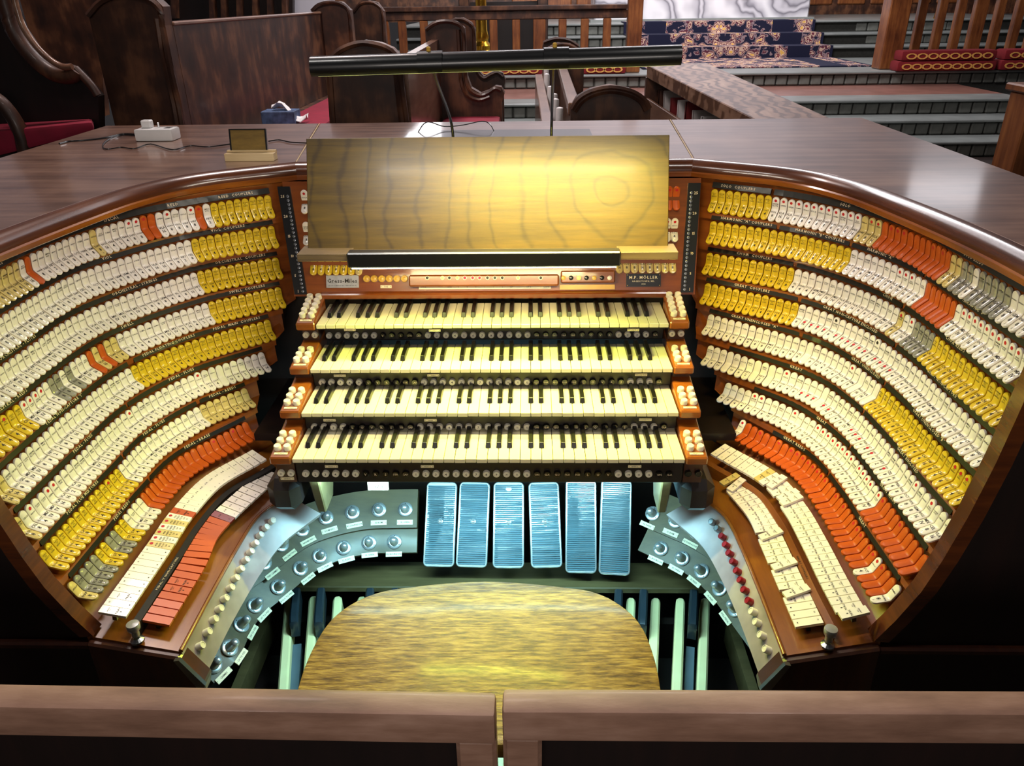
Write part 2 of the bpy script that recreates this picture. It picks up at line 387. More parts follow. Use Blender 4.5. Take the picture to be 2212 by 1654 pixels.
# ================================================================== THE SETTING (structure)
def struct(name, mb, **k): return tag(part(name, mb, None, **k), kind='structure')
FL = -1.69; CF = -1.43
struct('floor', MB().box(-4.5, 4.5, -1.2, 2.75, FL - .1, FL, 'floor'))
struct('floor_chancel', MB().box(-7, 9, 2.75, 7.6, CF - .3, CF, 'floor'))
STEPS = [(7.6, -1.28), (7.95, -1.13), (8.32, -.98), (9.72, -.83), (11.9, -.68), (12.35, -.53), (12.8, -.37)]
zp = CF
for k, (Y, Z) in enumerate(STEPS):
    xa, xb = ((-3.2, 5.05) if k < 3 else (-2.5, 8.0) if k == 3 else (-2.0, 8.0))
    yb = STEPS[k + 1][0] + .1 if k < 6 else 16.5
    b = MB().box(xa, xb, Y + .03, yb, zp - .12, Z - .03, 'mortar')
    st = struct('stone_step', b)
    tr = MB().box(xa, xb, Y - .03, min(Y + .40, yb) if k in (2, 3) else yb, Z - .028, Z, 'nosing')
    o = part('tread', tr, st, bevel=.008)
    if k == 2: part('landing_tile', MB().box(xa, xb, Y + .40, yb, Z - .028, Z - .002, 'tile'), st)
    if k == 3: part('landing_slab', MB().box(xa, xb, Y + .40, yb, Z - .028, Z - .002, 'nosing'), st)
    hh = (Z - .03) - zp; bw = .135 if k < 4 else .17
    bm_ = MB().box(-bw / 2 + .006, bw / 2 - .006, -.02, .03, -hh / 2 + .005, hh / 2 - .004, 'stone').mesh('stone_block', bevel=.012)
    lo = {0: .8, 1: .8, 2: -.25, 3: -.25}.get(k, .1); hi = {0: 5.0, 1: 5.0, 2: 5.0, 3: 6.2, 4: 6.3, 5: 6.4, 6: 6.5}[k]
    x = lo; n_ = 0
    while x < hi and n_ < 46:
        if not (k >= 4 and 1.9 < x < 4.9):
            inst('stone_block', bm_, Matrix.Translation((x, Y + .03 + random.uniform(-.008, .008), zp + hh / 2)), st); n_ += 1
        x += bw
    zp = Z
wb = struct('wall_back', MB().box(-9, 12, 16.4, 16.7, -.4, 8, 'wallstone').box(-9, 12, 16.3, 16.42, -.4, 1.3, 'pew'))
for i in range(14):
    xx = 3.6 + i * .62 - 4.0
    f = MB().box(xx + .05, xx + .57, 16.26, 16.3, -.2, .9, 'post')
    part('wall_panel', f, wb, bevel=.02)
struct('wall_left', MB().box(-7.2, -7, 2.75, 16.5, CF, 7, 'wallstone'))

# ================================================================== ORGAN CONSOLE CASE
con = thing('organ_console', (X0, 1.9, FL), 'large dark wooden organ console case with flat polished top and curved cornice', 'organ console')
ZT = -.365
XL, XR = -1.425, 1.085
CORN = [(.504, 1.96), (.71, 1.83), (.80, 1.69), (.845, 1.5), (.878, 1.25), (.885, 1.0)]
def corn(s): return cr([(X0 + s * h, y, 0) for h, y in CORN], 10)
YB = 2.63
def topboard(poly): return MB().prism([(p[0], p[1], ZT - .03) for p in poly], (0, 0, .03), 'top')
lc = corn(-1); rc = corn(1)
part('top_board', topboard([(XL, 1.0), (XL, YB), (-.705, YB)] + [(p.x, p.y) for p in lc]), con, 'left board of the polished console top', bevel=.003)
part('top_board', topboard([(XR, 1.0), (XR, YB), (.462, YB)] + [(p.x, p.y) for p in rc]), con, 'right board of the polished console top', bevel=.003)
part('top_board', topboard([(X0 - .502, 1.96), (-.702, YB), (.459, YB), (X0 + .502, 1.96)]), con, 'middle board of the polished console top', bevel=.003)
PROF = [(.03, -.392), (0, -.3645), (-.008, -.3652), (-.016, -.368), (-.024, -.373), (-.029, -.379), (-.032, -.386), (-.032, -.392), (-.028, -.394)]
PROF2 = [(.05, -.391), (-.033, -.391), (-.036, -.394), (-.036, -.403), (-.033, -.405), (.05, -.406)]
def sweep(curve, out, prof, m):
    rows = []
    for i, p in enumerate(curve):
        t = (curve[min(i + 1, len(curve) - 1)] - curve[max(i - 1, 0)]).normalized()
        o = Vector((t.y, -t.x, 0)) if out < 0 else Vector((-t.y, t.x, 0))
        rows.append([(p.x + o.x * a, p.y + o.y * a, z) for a, z in prof])
    return MB().loft(rows, m)
mid = [Vector((X0 + .503, 1.96, 0)), Vector((X0 - .503, 1.96, 0))]
for cv_, sg in ((lc, -1), (rc, 1), (mid, -1)):
    part('cornice', sweep(cv_, sg, PROF, 'cornroll'), con, smooth=.6)
    part('cornice_fillet', sweep(cv_, sg, PROF2, 'cornice'), con, smooth=.6)
for sg_, xb_ in ((-1, -.7035), (1, .4605)):
    part('seam', MB().tube([(X0 + sg_ * .502, 1.962, ZT - .0006), (xb_, YB, ZT - .0006)], .0016, 'pine', 6), con)
# outer sides and back
part('side_panel', MB().box(XL + .02, XL + .05, 1.05, YB - .03, FL, ZT - .03, 'case'), con)
part('side_panel', MB().box(XR - .05, XR - .02, 1.05, YB - .03, FL, ZT - .03, 'case'), con)
part('back_panel', MB().box(XL + .05, XR - .05, YB - .06, YB - .03, FL, ZT - .03, 'case'), con)
RIM = [(.842, -.43), (.838, -.50), (.832, -.557), (.822, -.65), (.806, -.752), (.787, -.84), (.768, -.908), (.738, -.975), (.712, -1.022)]
for s, xo in ((-1, XL), (1, XR)):
    poly = [(xo, -.395)] + [(X0 + s * .85, -.395)] + [(X0 + s * (h + .012), z) for h, z in RIM] + [(X0 + s * .70, -1.06), (X0 + s * .70, FL), (xo, FL)]
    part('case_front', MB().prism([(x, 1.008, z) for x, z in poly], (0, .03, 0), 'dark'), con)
    rows = []
    for h, z in RIM:
        x = X0 + s * h; rows.append([(x - s * .012, 1.0, z), (x + s * .014, 1.0, z - .003), (x + s * .014, 1.03, z - .003), (x - s * .012, 1.03, z)])
    part('case_rim', MB().loft(rows, 'cornroll'), con, smooth=.6)
    part('case_moulding', MB().box(min(X0 + s * .71, xo), max(X0 + s * .71, xo), .995, 1.01, -1.052, -1.036, 'case'), con, bevel=.004)
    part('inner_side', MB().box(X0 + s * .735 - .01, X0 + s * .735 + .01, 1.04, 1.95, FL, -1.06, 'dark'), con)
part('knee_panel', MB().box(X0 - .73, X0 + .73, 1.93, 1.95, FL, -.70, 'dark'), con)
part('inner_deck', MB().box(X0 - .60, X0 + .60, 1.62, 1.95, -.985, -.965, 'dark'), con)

# ------------------------------------------------------------------ name board between the jambs
NP = Vector((0, 1.80, -.668)); NN = Vector((0, -.935, .3547)).normalized(); NU = Vector((0, .3547, .935)).normalized()
def NB(x, y, off=0.0):
    d = ray(x, y); return d * ((NP.dot(NN) + off) / d.dot(NN))
def NF(x, y, off=0.0): return frame(NB(x, y, off), (1, 0, 0), NU, NN)
def nquad(h0, h1, t0, t1, th, m):
    """board on the name-board plane: X limits bottom/top, distance along NU t0..t1"""
    a = [Vector((h0[0], 0, 0)) + NP + NU * t0, Vector((h0[1], 0, 0)) + NP + NU * t0, Vector((h1[1], 0, 0)) + NP + NU * t1, Vector((h1[0], 0, 0)) + NP + NU * t1]
    return MB().hull8([p - NN * .0 for p in a], [p + NN * th for p in a], m)
nb = part('name_board', MB().hull8([Vector((-.60, 0, 0)) + NP - NN * .02, Vector((.41, 0, 0)) + NP - NN * .02, Vector((.42, 0, 0)) + NP + NU * .285 - NN * .02, Vector((-.62, 0, 0)) + NP + NU * .285 - NN * .02],
     [Vector((-.60, 0, 0)) + NP, Vector((.41, 0, 0)) + NP, Vector((.42, 0, 0)) + NP + NU * .285, Vector((-.62, 0, 0)) + NP + NU * .285], 'mahog'), con)
part('name_board_rail', MB().box(-.53, .34, 1.785, 1.82, -.672, -.657, 'mahog'), con, bevel=.003)
for s, (b0, b1, t0, t1) in ((-1, (-.597, -.566, -.631, -.600)), (1, (.374, .405, .388, .418))):
    st = part('number_strip', nquad((b0, b1), (t0, t1), .005, .272, .006, 'black'), con)
    tx = MB(); rg = MB()
    for j in range(25):
        f = .03 + .88 * j / 24; t = .005 + .267 * f
        xc = (b0 + (t0 - b0) * f); xc2 = (b1 + (t1 - b1) * f)
        xr = xc2 - .009 if s < 0 else xc + .009; xt = xc + .010 if s < 0 else xc2 - .010
        F = frame(Vector((xr, 0, 0)) + NP + NU * t + NN * .0062, (1, 0, 0), NU, NN)
        rg.lathe([(.0036, 0), (.0036, .0014), (.0026, .0016), (.0022, .0004)], 'steel', F, 10)
        if j + 1 in (1, 5, 10, 15, 20, 25):
            tx.text(str(j + 1), .0095, frame(Vector((xt, 0, 0)) + NP + NU * t + NN * .0066, (1, 0, 0), NU, NN), 'inkw')
    part('indicator_ring', rg, st); part('lettering', tx, st)

# ================================================================== STOP TABLETS
TL = .0615; TW = .0171; TH = .0040
def tab_profile():
    """samples along the tablet: (s, y, z, tangent angle); travel goes down, -y is towards the player"""
    out = []; y = z = 0.0; s = 0; phi0, phi1 = math.radians(-28), math.radians(24)
    ss = [0, .0008, .0022, .0045, .008, .014, .022, .0262, .0275, .0288, .030, .0312, .0325, .0338, .038, .046, .0535, .057, .0593, .0607, .0615]
    for i, t in enumerate(ss):
        k = min(1, max(0, (t - .0262) / (.0338 - .0262))); k = k * k * (3 - 2 * k)
        ph = phi0 + (phi1 - phi0) * k
        if i:
            d = t - ss[i - 1]; pm = (ph + out[-1][3]) / 2; y -= d * math.sin(pm); z -= d * math.cos(pm)
        out.append((t, y, z, ph))
    return out
TP = tab_profile()
def tab_at(sx):
    for a, b in zip(TP, TP[1:]):
        if a[0] <= sx <= b[0]:
            f = (sx - a[0]) / (b[0] - a[0]); return [a[i] + (b[i] - a[i]) * f for i in range(4)]
    return list(TP[-1])
def tab_body(m):
    rows = []; r = TW / 2
    for s_, y, z, ph in TP:
        e = min(s_, TL - s_); hw = r if e >= r else math.sqrt(max(r * r - (r - e) ** 2, (r * .12) ** 2))
        n = Vector((0, -math.cos(ph), math.sin(ph)))
        c = Vector((0, y, z)); i_ = max(hw - .0012, hw * .7)
        rows.append([c + Vector((-hw, 0, 0)) - n * TH, c + Vector((-hw, 0, 0)) - n * .0009, c + Vector((-i_, 0, 0)), c + Vector((i_, 0, 0)), c + Vector((hw, 0, 0)) - n * .0009, c + Vector((hw, 0, 0)) - n * TH])
    return MB().loft(rows, m)
def tab_frame(sx, off=.0003):
    _, y, z, ph = tab_at(sx); n = Vector((0, -math.cos(ph), math.sin(ph))); u = Vector((0, math.sin(ph), math.cos(ph)))
    return frame(Vector((0, y, z)) + n * off, (1, 0, 0), u, n)
GT = ["SOLO\nTO\nGREAT", "SWELL\nTO\nVIOL", "CHOIR\nTO\nSWELL", "GREAT\nTO\nREED", "VIOL\nTO\nGREAT", "PEDAL\nTO\nSOLO"]
GB = ["SOLO\n8", "SOLO\n4", "SW\n4", "SW\n8", "SW\n16", "CH\n4", "CH\n8", "CH\n16", "GT\n8", "GT\n4"]
CT = ["VIOLA", "OPEN", "HARM\nFLUTE", "GEDECKT", "DOLCE", "STOPPED\nFLUTE", "VIOLE\nCELESTE", "GAMBA", "NASARD", "TUBA", "OBOE", "SMALL\nVIOL"]
CB = ["DIAP\n8", "VLA\n16", "VIOL\n8", "OCT\n4", "FL\n4", "MIX\nIV", "BASS\n16", "HORN\n8", "GEM\n8", "PRIN\n4", "CEL\n8", "FIFT\n2"]
COL = dict(G='gold', g='gold', C='cream', c='cream', O='orange', o='orange', Y='grey', P='pale', p='pale', k='cream', b='cream', d='cream')
_tabs = {}
def disc(mb, F, r, m, n=10):
    return mb.add([F @ Vector((r * math.cos(2 * pi * j / n), r * math.sin(2 * pi * j / n), 0)) for j in range(n)], [tuple(range(n))], m)
def tab_mb(c, v):
    key = (c, v)
    if key not in _tabs:
        mb = tab_body(COL[c])
        if c in 'Gg':
            mb.text(GT[v % 6], .0052, tab_frame(.0138), 'ink', line=1.0, fit=.0135); a, b_ = GB[v % 10].split('\n')
            mb.text(a, .0078, tab_frame(.037), 'ink', fit=.0142); mb.text(b_, .0108, tab_frame(.0460), 'ink', fit=.0135)
        elif c in 'CckdPpY':
            lo = .0185 if c in 'ck' else .0145
            mb.text(CT[v % 12], .0050, tab_frame(lo), 'ink', line=1.0, sp=.92, fit=.0135); a, b_ = CB[v % 12].split('\n')
            if not (c == 'd'): mb.text(a, .0078, tab_frame(.037), 'ink', sp=.92, fit=.0142)
            else: mb.text(a, .0050, tab_frame(.0352), 'ink', sp=.92)
            mb.text(b_, .0104, tab_frame(.0465), 'ink', fit=.0135)
            mb.text('J', .004, tab_frame(.0555), 'ink')
        if c in 'cgop': disc(mb, tab_frame(.0085, .0004), .0034, 'reddot')
        if c == 'k': disc(mb, tab_frame(.0080, .0004), .0036, 'ink')
        if c == 'd': disc(mb, tab_frame(.0408, .0004), .0034, 'reddot')
        _tabs[key] = mb
    return _tabs[key]
_tabme = {}
def tab_me(c, v):
    nv = {'G': 10, 'C': 12, 'c': 8, 'd': 4}.get(c, 3); v = v % nv
    if (c, v) not in _tabme: _tabme[(c, v)] = tab_mb(c, v).mesh('stop_tablet', smooth=.7)
    return _tabme[(c, v)], v
ROWS = {
'L1':(-0.431,[(0,-0.656,1.881),(8,-0.781,1.792),(16,-0.883,1.685),(24,-0.943,1.549),(32,-0.966,1.409),(37,-0.967,1.313)]),
'L2':(-0.506,[(0,-0.657,1.873),(11,-0.822,1.746),(24,-0.944,1.54),(32,-0.966,1.395),(38,-0.966,1.28)]),
'L3':(-0.589,[(0,-0.66,1.876),(11,-0.826,1.752),(26,-0.957,1.507),(36,-0.97,1.321),(40,-0.971,1.246)]),
'L4':(-0.662,[(0,-0.658,1.853),(10,-0.808,1.736),(22,-0.926,1.547),(31,-0.954,1.383),(39,-0.955,1.232),(42,-0.958,1.176)]),
'L5':(-0.736,[(0,-0.685,1.81),(10,-0.824,1.684),(20,-0.912,1.523),(30,-0.936,1.336),(40,-0.938,1.149),(42,-0.937,1.111)]),
'L6':(-0.809,[(0,-0.7,1.769),(10,-0.831,1.635),(20,-0.901,1.462),(30,-0.912,1.275),(41,-0.915,1.069)]),
'L7':(-0.88,[(0,-0.735,1.703),(7,-0.818,1.6),(15,-0.873,1.458),(22,-0.881,1.327),(30,-0.886,1.178),(36,-0.887,1.066)]),
'L8':(-0.949,[(0,-0.727,1.65),(10,-0.825,1.489),(18,-0.846,1.339),(26,-0.848,1.19),(33,-0.85,1.059)]),
'L9':(-0.985,[(0,-0.692,1.57),(7,-0.761,1.459),(14,-0.784,1.326),(20,-0.785,1.216),(30,-0.788,1.032)]),
'L10':(-1.02,[(0,-0.66,1.539),(10,-0.723,1.327),(17,-0.718,1.196),(25,-0.722,1.048)]),
'R1':(-0.431,[(0,0.457,1.905),(10,0.613,1.795),(19,0.715,1.657),(28,0.768,1.498),(35,0.775,1.361),(44,0.779,1.189)]),
'R2':(-0.506,[(0,0.458,1.886),(10,0.613,1.774),(19,0.714,1.638),(28,0.768,1.48),(37,0.776,1.309),(46,0.776,1.133)]),
'R3':(-0.589,[(0,0.459,1.892),(12,0.642,1.753),(22,0.74,1.592),(30,0.773,1.445),(38,0.777,1.292),(48,0.782,1.1)]),
'R4':(-0.662,[(0,0.457,1.866),(13,0.649,1.71),(22,0.729,1.56),(31,0.76,1.392),(39,0.763,1.241),(47,0.766,1.086)]),
'R5':(-0.736,[(0,0.466,1.834),(13,0.651,1.67),(21,0.716,1.533),(30,0.74,1.364),(37,0.742,1.229),(45,0.747,1.077)]),
'R6':(-0.809,[(0,0.466,1.8),(13,0.644,1.628),(21,0.701,1.488),(30,0.717,1.319),(37,0.717,1.185),(43,0.721,1.07)]),
'R7':(-0.88,[(0,0.504,1.729),(10,0.629,1.586),(19,0.682,1.425),(28,0.691,1.256),(38,0.692,1.062)]),
'R8':(-0.949,[(0,0.532,1.658),(10,0.631,1.495),(18,0.654,1.344),(25,0.655,1.209),(33,0.659,1.061)]),
'R9':(-0.985,[(0,0.482,1.598),(8,0.569,1.472),(14,0.593,1.354),(20,0.597,1.241),(26,0.596,1.124),(31,0.598,1.033)]),
'R10':(-1.02,[(0,0.490,1.512),(2,0.505,1.472),(7,0.528,1.375),(12,0.53,1.279),(17,0.53,1.18),(24,0.531,1.051)]),
}
RUN = {
'L1': 'G'*8 + 'CocCCcCOoccCCCCP' + 'C'*9 + 'OC' + 'P'*14, 'L2': 'G'*11 + 'C'*38, 'L3': 'G'*11 + 'C'*38,
'L4': 'G'*10 + 'C'*13 + 'PPOPOCCCYCYYCcccc' + 'GGgGGGGG', 'L5': 'G'*20 + 'C'*23 + 'PP',
'L6': 'CCCCCCbCCcCCCCCCCCCCcCCCCCCCCCCCCCCccCCcCP', 'L7': 'P'*7 + 'C'*15 + 'GGg' + 'G'*12, 'L8': 'OOoOOoOOOOOOOOOOOOOCCCCGGYYGGYYYYP',
'R1': 'G'*8 + 'c'*12 + 'PppOoooOOOOoOoOPPYYCYYYYYCCCC', 'R2': 'G'*19 + 'C'*7 + 'cccCCOOOOOOC' + 'c'*10 + 'C',
'R3': 'G'*12 + 'C'*16 + 'pCcYYYY' + 'G'*14, 'R4': 'G'*13 + 'CddddkddddddkddddC' + 'C'*17,
'R5': 'C'*14 + 'bCCCCCCcCbCCb' + 'G'*15 + 'gggG', 'R6': 'CCCbCCCbCbCcCCdddbddCCCCdddCddCCdCCCCcCCcCCC',
'R7': 'CCCCccCCCCcCCCccccccccCccccCCc'[:28] + 'co' + 'OOOoOOOOO', 'R8': 'cOOoOOoOooooooooOOoOoOOoooOoocoOOC',
}
STRIPS = {
'L1': [(0, 8, 'REED  COUPLERS', 4), (8, 17, 'REED', 12), (17, 23, 'SPECIAL', 20), (23, 33.5, 'STRINGS', 29), (33.5, 48, 'COUPLERS', 38)],
'L2': [(0, 11, 'VIOL  COUPLERS', 5.5), (11, 34, 'VIOL', 21.5), (34, 48, 'VIOL FLUTES', 41)],
'L3': [(0, 11, 'ORCHESTRAL  COUPLERS', 4.5), (11, 31, 'ORCHESTRAL - STRINGS', 19), (31, 48, 'ORCHESTRAL - FLUTES', 37.5)],
'L4': [(0, 10, 'SWELL  COUPLERS', 4), (10, 33, 'SWELL', 20.5), (33, 47, 'ORCHESTRAL - REEDS', 40.5)],
'L5': [(0, 9, 'PEDAL  MAIN  COUPLERS', 4), (9, 19, 'PEDAL FLOATING COUPLERS', 13.5), (20, 44, 'PEDAL NON-CAPTURE "I"', 31)],
'L6': [(0, 20, 'PEDAL - FLUES', 11), (20.3, 41, 'PEDAL - FLUES', 28.5)],
'L7': [(0, 6.5, 'PEDAL - REEDS', 2.8), (7, 20, 'PEDAL - FLUES', 13.5), (20.4, 36, 'PEDAL FLUE MIXTURES', 28)],
'L8': [(0, 16, 'PEDAL - BRASS', 7), (16.4, 33, 'PEDAL REEDS', 22)],
'R1': [(0, 7.6, 'SOLO  COUPLERS', 3), (8, 28.5, 'SOLO', 17), (28.8, 48, 'SOLO REEDS', 38)],
'R2': [(0, 8.6, 'HARMONIC "A" COUPLERS', 4.3), (9, 18.4, 'HARMONIC "B" COUPLERS', 14), (18.8, 30, 'HARMONIC "A"', 22.5), (30.4, 48, 'HARMONIC "B"', 39)],
'R3': [(0, 11.5, 'CHOIR  COUPLERS', 6), (12, 28, 'CHOIR', 25), (28.4, 48, 'CHOIR REEDS', 38)],
'R4': [(0, 12.5, 'GREAT  COUPLERS', 6), (13, 28, 'GREAT NON-CAPTURE ENCLOSED', 20), (28.4, 47, 'GREAT NON-CAPTURE', 37)],
'R5': [(0, 12.5, 'GREAT UNENCLOSED "A"', 6), (13, 27, 'GREAT UNENCLOSED', 23), (27.4, 45, 'GREAT UNENCLOSED "B"', 36)],
'R6': [(3, 24, 'GREAT', 12), (24.4, 43, 'GREAT ENCLOSED', 34)], 'R7': [(4, 20, 'GREAT', 14), (20.4, 38, 'GREAT REEDS', 29)],
'R8': [(5, 15, 'GREAT REEDS', 8), (15.4, 33, 'GREAT', 24)],
}
ANG = [21, 26, 31, 35, 38.5, 43, 49, 55]
Zv = Vector((0, 0, 1))
def outw(s, t): return Vector((t.y, -t.x, 0)) if s < 0 else Vector((-t.y, t.x, 0))
jambs = {}
for s, sd in ((-1, 'L'), (1, 'R')):
    nm = 'left' if s < 0 else 'right'
    jb = thing('stop_jamb', (X0 + s * .84, 1.35, -1.10), f'{nm} curved wooden stop jamb with tiers of yellow, cream and orange tablets', 'stop jamb')
    jambs[sd] = jb
    cv = [Curve(ROWS[sd + str(k)][1], ROWS[sd + str(k)][0]) for k in range(1, 9)]
    # curved backing wall
    NS = 40; rings = []
    ends = []
    for c in cv:
        p, t = c.at(30); i = 30
        while c.at(i)[0].y > 1.022: i += .1
        ends.append(i)
    for q_ in range(NS + 1):
        f = q_ / NS; ring = []
        for k, c in enumerate(cv):
            i = -2.6 + f * (ends[k] + 2.6); p, t = c.at(i); o = outw(s, t)
            if k == 0: ring.append(p + o * .012 + Zv * (-.402))
            else: ring.append(pq + oq * .014 + Zv * (c.z + .026))
            if k: ring.append(p + o * .004 + Zv * (c.z + .0185))
            if k: ring.append(p + o * .004 + Zv * (c.z + .004))
            ring.append(p + o * .016 + Zv * (c.z + .002)); pq, oq = p, o
        ring.append(p + o * .012 + Zv * (-.990)); ring.append(p - o * .042 + Zv * (-1.030))
        ring.append(p + o * .03 + Zv * (-1.055)); ring.append(p + o * .10 + Zv * (-.95))
        i = -2.6 + f * (ends[3] + 2.6); p, t = cv[3].at(i); ring.append(p + outw(s, t) * .04 + Zv * (-.66))
        i = -2.6 + f * (ends[0] + 2.6); p, t = cv[0].at(i); ring.append(p + outw(s, t) * .045 + Zv * (-.400))
        rings.append(ring)
    part('jamb_board', MB().loft(rings, 'jamb'), jb, smooth=.5)
    # label strips
    for k, c in enumerate(cv):
        ry = sd + str(k + 1)
        for a, b, tx, tc in STRIPS[ry]:
            b = min(b, ends[k] - 1.2); n_ = max(4, int((b - a) / 1.2)); rg = []; ca, sa = .94, .34
            for j in range(n_ + 1):
                p, t = c.at(a - .4 + (b - a) * j / n_); o = outw(s, t); n0 = -o
                base = p + o * .0025 + Zv * (c.z + .0035)
                u = (Zv * ca + o * sa); nr = (n0 * ca + Zv * sa)
                rg.append([base - nr * .005, base + nr * .002, base + u * .0135 + nr * .002, base + u * .0135 - nr * .005])
            stp = part('label_strip', MB().loft(rg, 'strip'), jb)
            mb = MB(); size = .0088; W_ = twidth(tx, size, 1.12); x = -W_ / 2
            for ch in tx:
                vv, ff, aw = glyph(ch); xc = x + aw * size * .5
                ii = tc + xc / c.pitch * (1 if s > 0 else -1)
                if a - .3 < ii < b - .3 and vv:
                    p, t = c.at(ii); o = outw(s, t); u = (Zv * ca + o * sa); nr = (-o * ca + Zv * sa); xx = t if s > 0 else -t
                    org = p + o * .0025 + Zv * (c.z + .0035) + u * .0042 + nr * .0024
                    F = frame(org, xx, u, nr)
                    mb.add([F @ Vector(((q[0] - aw / 2) * size, q[1] * size, 0)) for q in vv], ff, 'inkw')
                x += aw * size * 1.12
            if mb.v: part('lettering', mb, stp)
    # tablets
    allt = []
    for k, c in enumerate(cv):
        run = RUN[sd + str(k + 1)]; R = Matrix.Rotation(math.radians(ANG[k]), 4, 'X')
        R = Matrix.Rotation(-math.radians(ANG[k]), 4, 'X')
        for i, ch in enumerate(run):
            p, t = c.at(i)
            if p.y < 1.035: continue
            xx = t if s > 0 else -t; F = frame(p + Zv * (c.z + random.uniform(-.0008, .0008)), xx, outw(s, t), Zv)
            F = F @ Matrix.Rotation(math.radians(random.uniform(-.6, .6)), 4, 'Y')
            dist = (p + Zv * c.z).length
            d = p + Zv * c.z; u_ = d.dot(CAMX) / d.dot(CAMF) * FPX + 1106
            hidden = u_ < -14 or u_ > 2240
            allt.append((hidden, dist, F @ R, ch, random.randrange(60)))
    allt.sort(key=lambda a: (a[0], a[1]))
    far = MB()
    for n_, (hd, ds, Fm, ch, v) in enumerate(allt):
        me, v = tab_me(ch, v)
        if n_ < 300: inst('stop_tablet', me, Fm, jb)
        else: far.merge(tab_mb(ch, v), Fm)
    o = part('stop_tablet_group', far, jb, smooth=.7); o['kind'] = 'stuff'
    # ---------------- shelf with the two flat rows
    inner = cr([(X0 + s * h, y, 0) for h, y in [(.43, 1.60), (.47, 1.53), (.510, 1.462), (.538, 1.40), (.546, 1.30), (.549, 1.16), (.549, 1.003)]], 8)
    rail = cr([(X0 + s * h, y, 0) for h, y in [(.36, 1.60), (.40, 1.54), (.445, 1.465), (.485, 1.385), (.503, 1.28), (.513, 1.15), (.516, 1.003)]], 8)
    c8 = cv[7]; rg = []; N_ = len(inner)
    for j, p in enumerate(inner):
        f = j / (N_ - 1); q, t = c8.at(-4 + f * (ends[7] + 5)); q = q - outw(s, t) * .042; q.y = max(q.y, 1.003)
        if j == N_ - 1: q.y = 1.003
        rg.append([q + Zv * -1.024, p + Zv * -1.062, p + Zv * -1.078, q + Zv * -1.050])
    part('shelf_board', MB().loft(rg, 'shelf'), jb, smooth=.5)
    rg = []
    for p, r_ in zip(inner, rail):
        if p.y > 1.50: continue
        i_ = (r_ - p).normalized(); rg.append([p + Zv * -1.064, r_ + Zv * -1.124, r_ + Zv * -1.134 - i_ * .006, p + Zv * -1.084])
    rl = part('piston_rail', MB().loft(rg, 'railtop'), jb, smooth=.6)
    part('rail_bead', MB().tube([p + Zv * -1.060 for p in inner], .0042, 'chrome' if False else 'shelf', 8), jb, smooth=1.2)
    part('rail_end', MB().prism([(X0 + s * h, .990, z) for h, z in [(.712, -1.030), (.548, -1.066), (.512, -1.128), (.520, -1.160), (.545, -1.178), (.62, -1.185), (.715, -1.19)]], (0, .035, 0), 'case'), jb, bevel=.004)
    part('end_plate', MB().prism([(X0 + s * h, .984, z) for h, z in [(.556, -1.066), (.546, -1.064), (.510, -1.128), (.520, -1.150)]], (0, .008, 0), 'steel'), jb)
    # rail pistons
    PYs = [1.424, 1.395, 1.365, 1.336, 1.308, 1.281, 1.252, 1.224, 1.195, 1.164, 1.135, 1.106, 1.073, 1.038]
    cyl = [(.0076, 0), (.0076, .0115), (.0068, .0130), (.0056, .0130), (.0050, .0120)]
    pm = {m_: MB().lathe(cyl, m_, n=14).mesh('rail_piston', smooth=.7) for m_ in ('piston', 'rpiston', 'steel')}
    for j, y in enumerate(PYs):
        a = min(inner, key=lambda p: abs(p.y - y)); b = min(rail, key=lambda p: abs(p.y - y))
        k_ = min(range(1, len(inner) - 1), key=lambda q: abs(inner[q].y - y)); t = (inner[k_ + 1] - inner[k_ - 1]).normalized()
        d = (b + Zv * -1.124) - (a + Zv * -1.064); d = (d - t * d.dot(t)).normalized(); n_ = t.cross(d); n_ = n_ if n_.z > 0 else -n_
        org = Vector((a.x, y, 0)) * 1 + Zv * -1.064 + d * .026
        m_ = 'piston' if s < 0 else ('steel' if j < 2 else 'rpiston' if j < 10 else 'piston')
        inst('rail_piston', pm[m_], frame(org, t, n_.cross(t), n_), jb)
    # flat tablets
    FLn, FWd, FT = .0505, .0169, .0060
    def flat_mb(m_, kind):
        mb = MB().box(-FWd / 2, FWd / 2, -FLn, 0, -FT, 0, m_).box(-.003, .003, -.030, -.022, -.022, -FT, 'black')
        if kind == 1:
            Ft = frame((0, -.016, .0003), (1, 0, 0), (0, 1, 0), (0, 0, 1)); mb.text('GREAT\nTO', .0036, Ft, 'ink', line=1.0); mb.text('PRIN\n8', .0058, frame((0, -.034, .0003), (1, 0, 0), (0, 1, 0), (0, 0, 1)), 'ink', line=1.0)
        elif kind == 2:
            mb.text('IX', .004, frame((0, -.007, .0003), (1, 0, 0), (0, 1, 0), (0, 0, 1)), 'ink'); mb.text('M', .004, frame((0, -.044, .0003), (1, 0, 0), (0, 1, 0), (0, 0, 1)), 'ink')
        elif kind == 3:
            mb.text('A-B', .005, frame((0, -.018, .0003), (1, 0, 0), (0, 1, 0), (0, 0, 1)), 'ink'); mb.text('8', .004, frame((0, -.042, .0003), (1, 0, 0), (0, 1, 0), (0, 0, 1)), 'ink')
        elif kind == 4:
            disc(mb, frame((0, -.007, .0004), (1, 0, 0), (0, 1, 0), (0, 0, 1)), .0036, 'reddot'); mb.text('PED\nREED\nFLUE\nCH\n16', .0050, frame((0, -.03, .0003), (1, 0, 0), (0, 1, 0), (0, 0, 1)), 'ink')
        return mb
    fm = {}
    def fmesh(m_, kd):
        if (m_, kd) not in fm: fm[(m_, kd)] = flat_mb(m_, kd).mesh('flat_tablet')
        return fm[(m_, kd)]
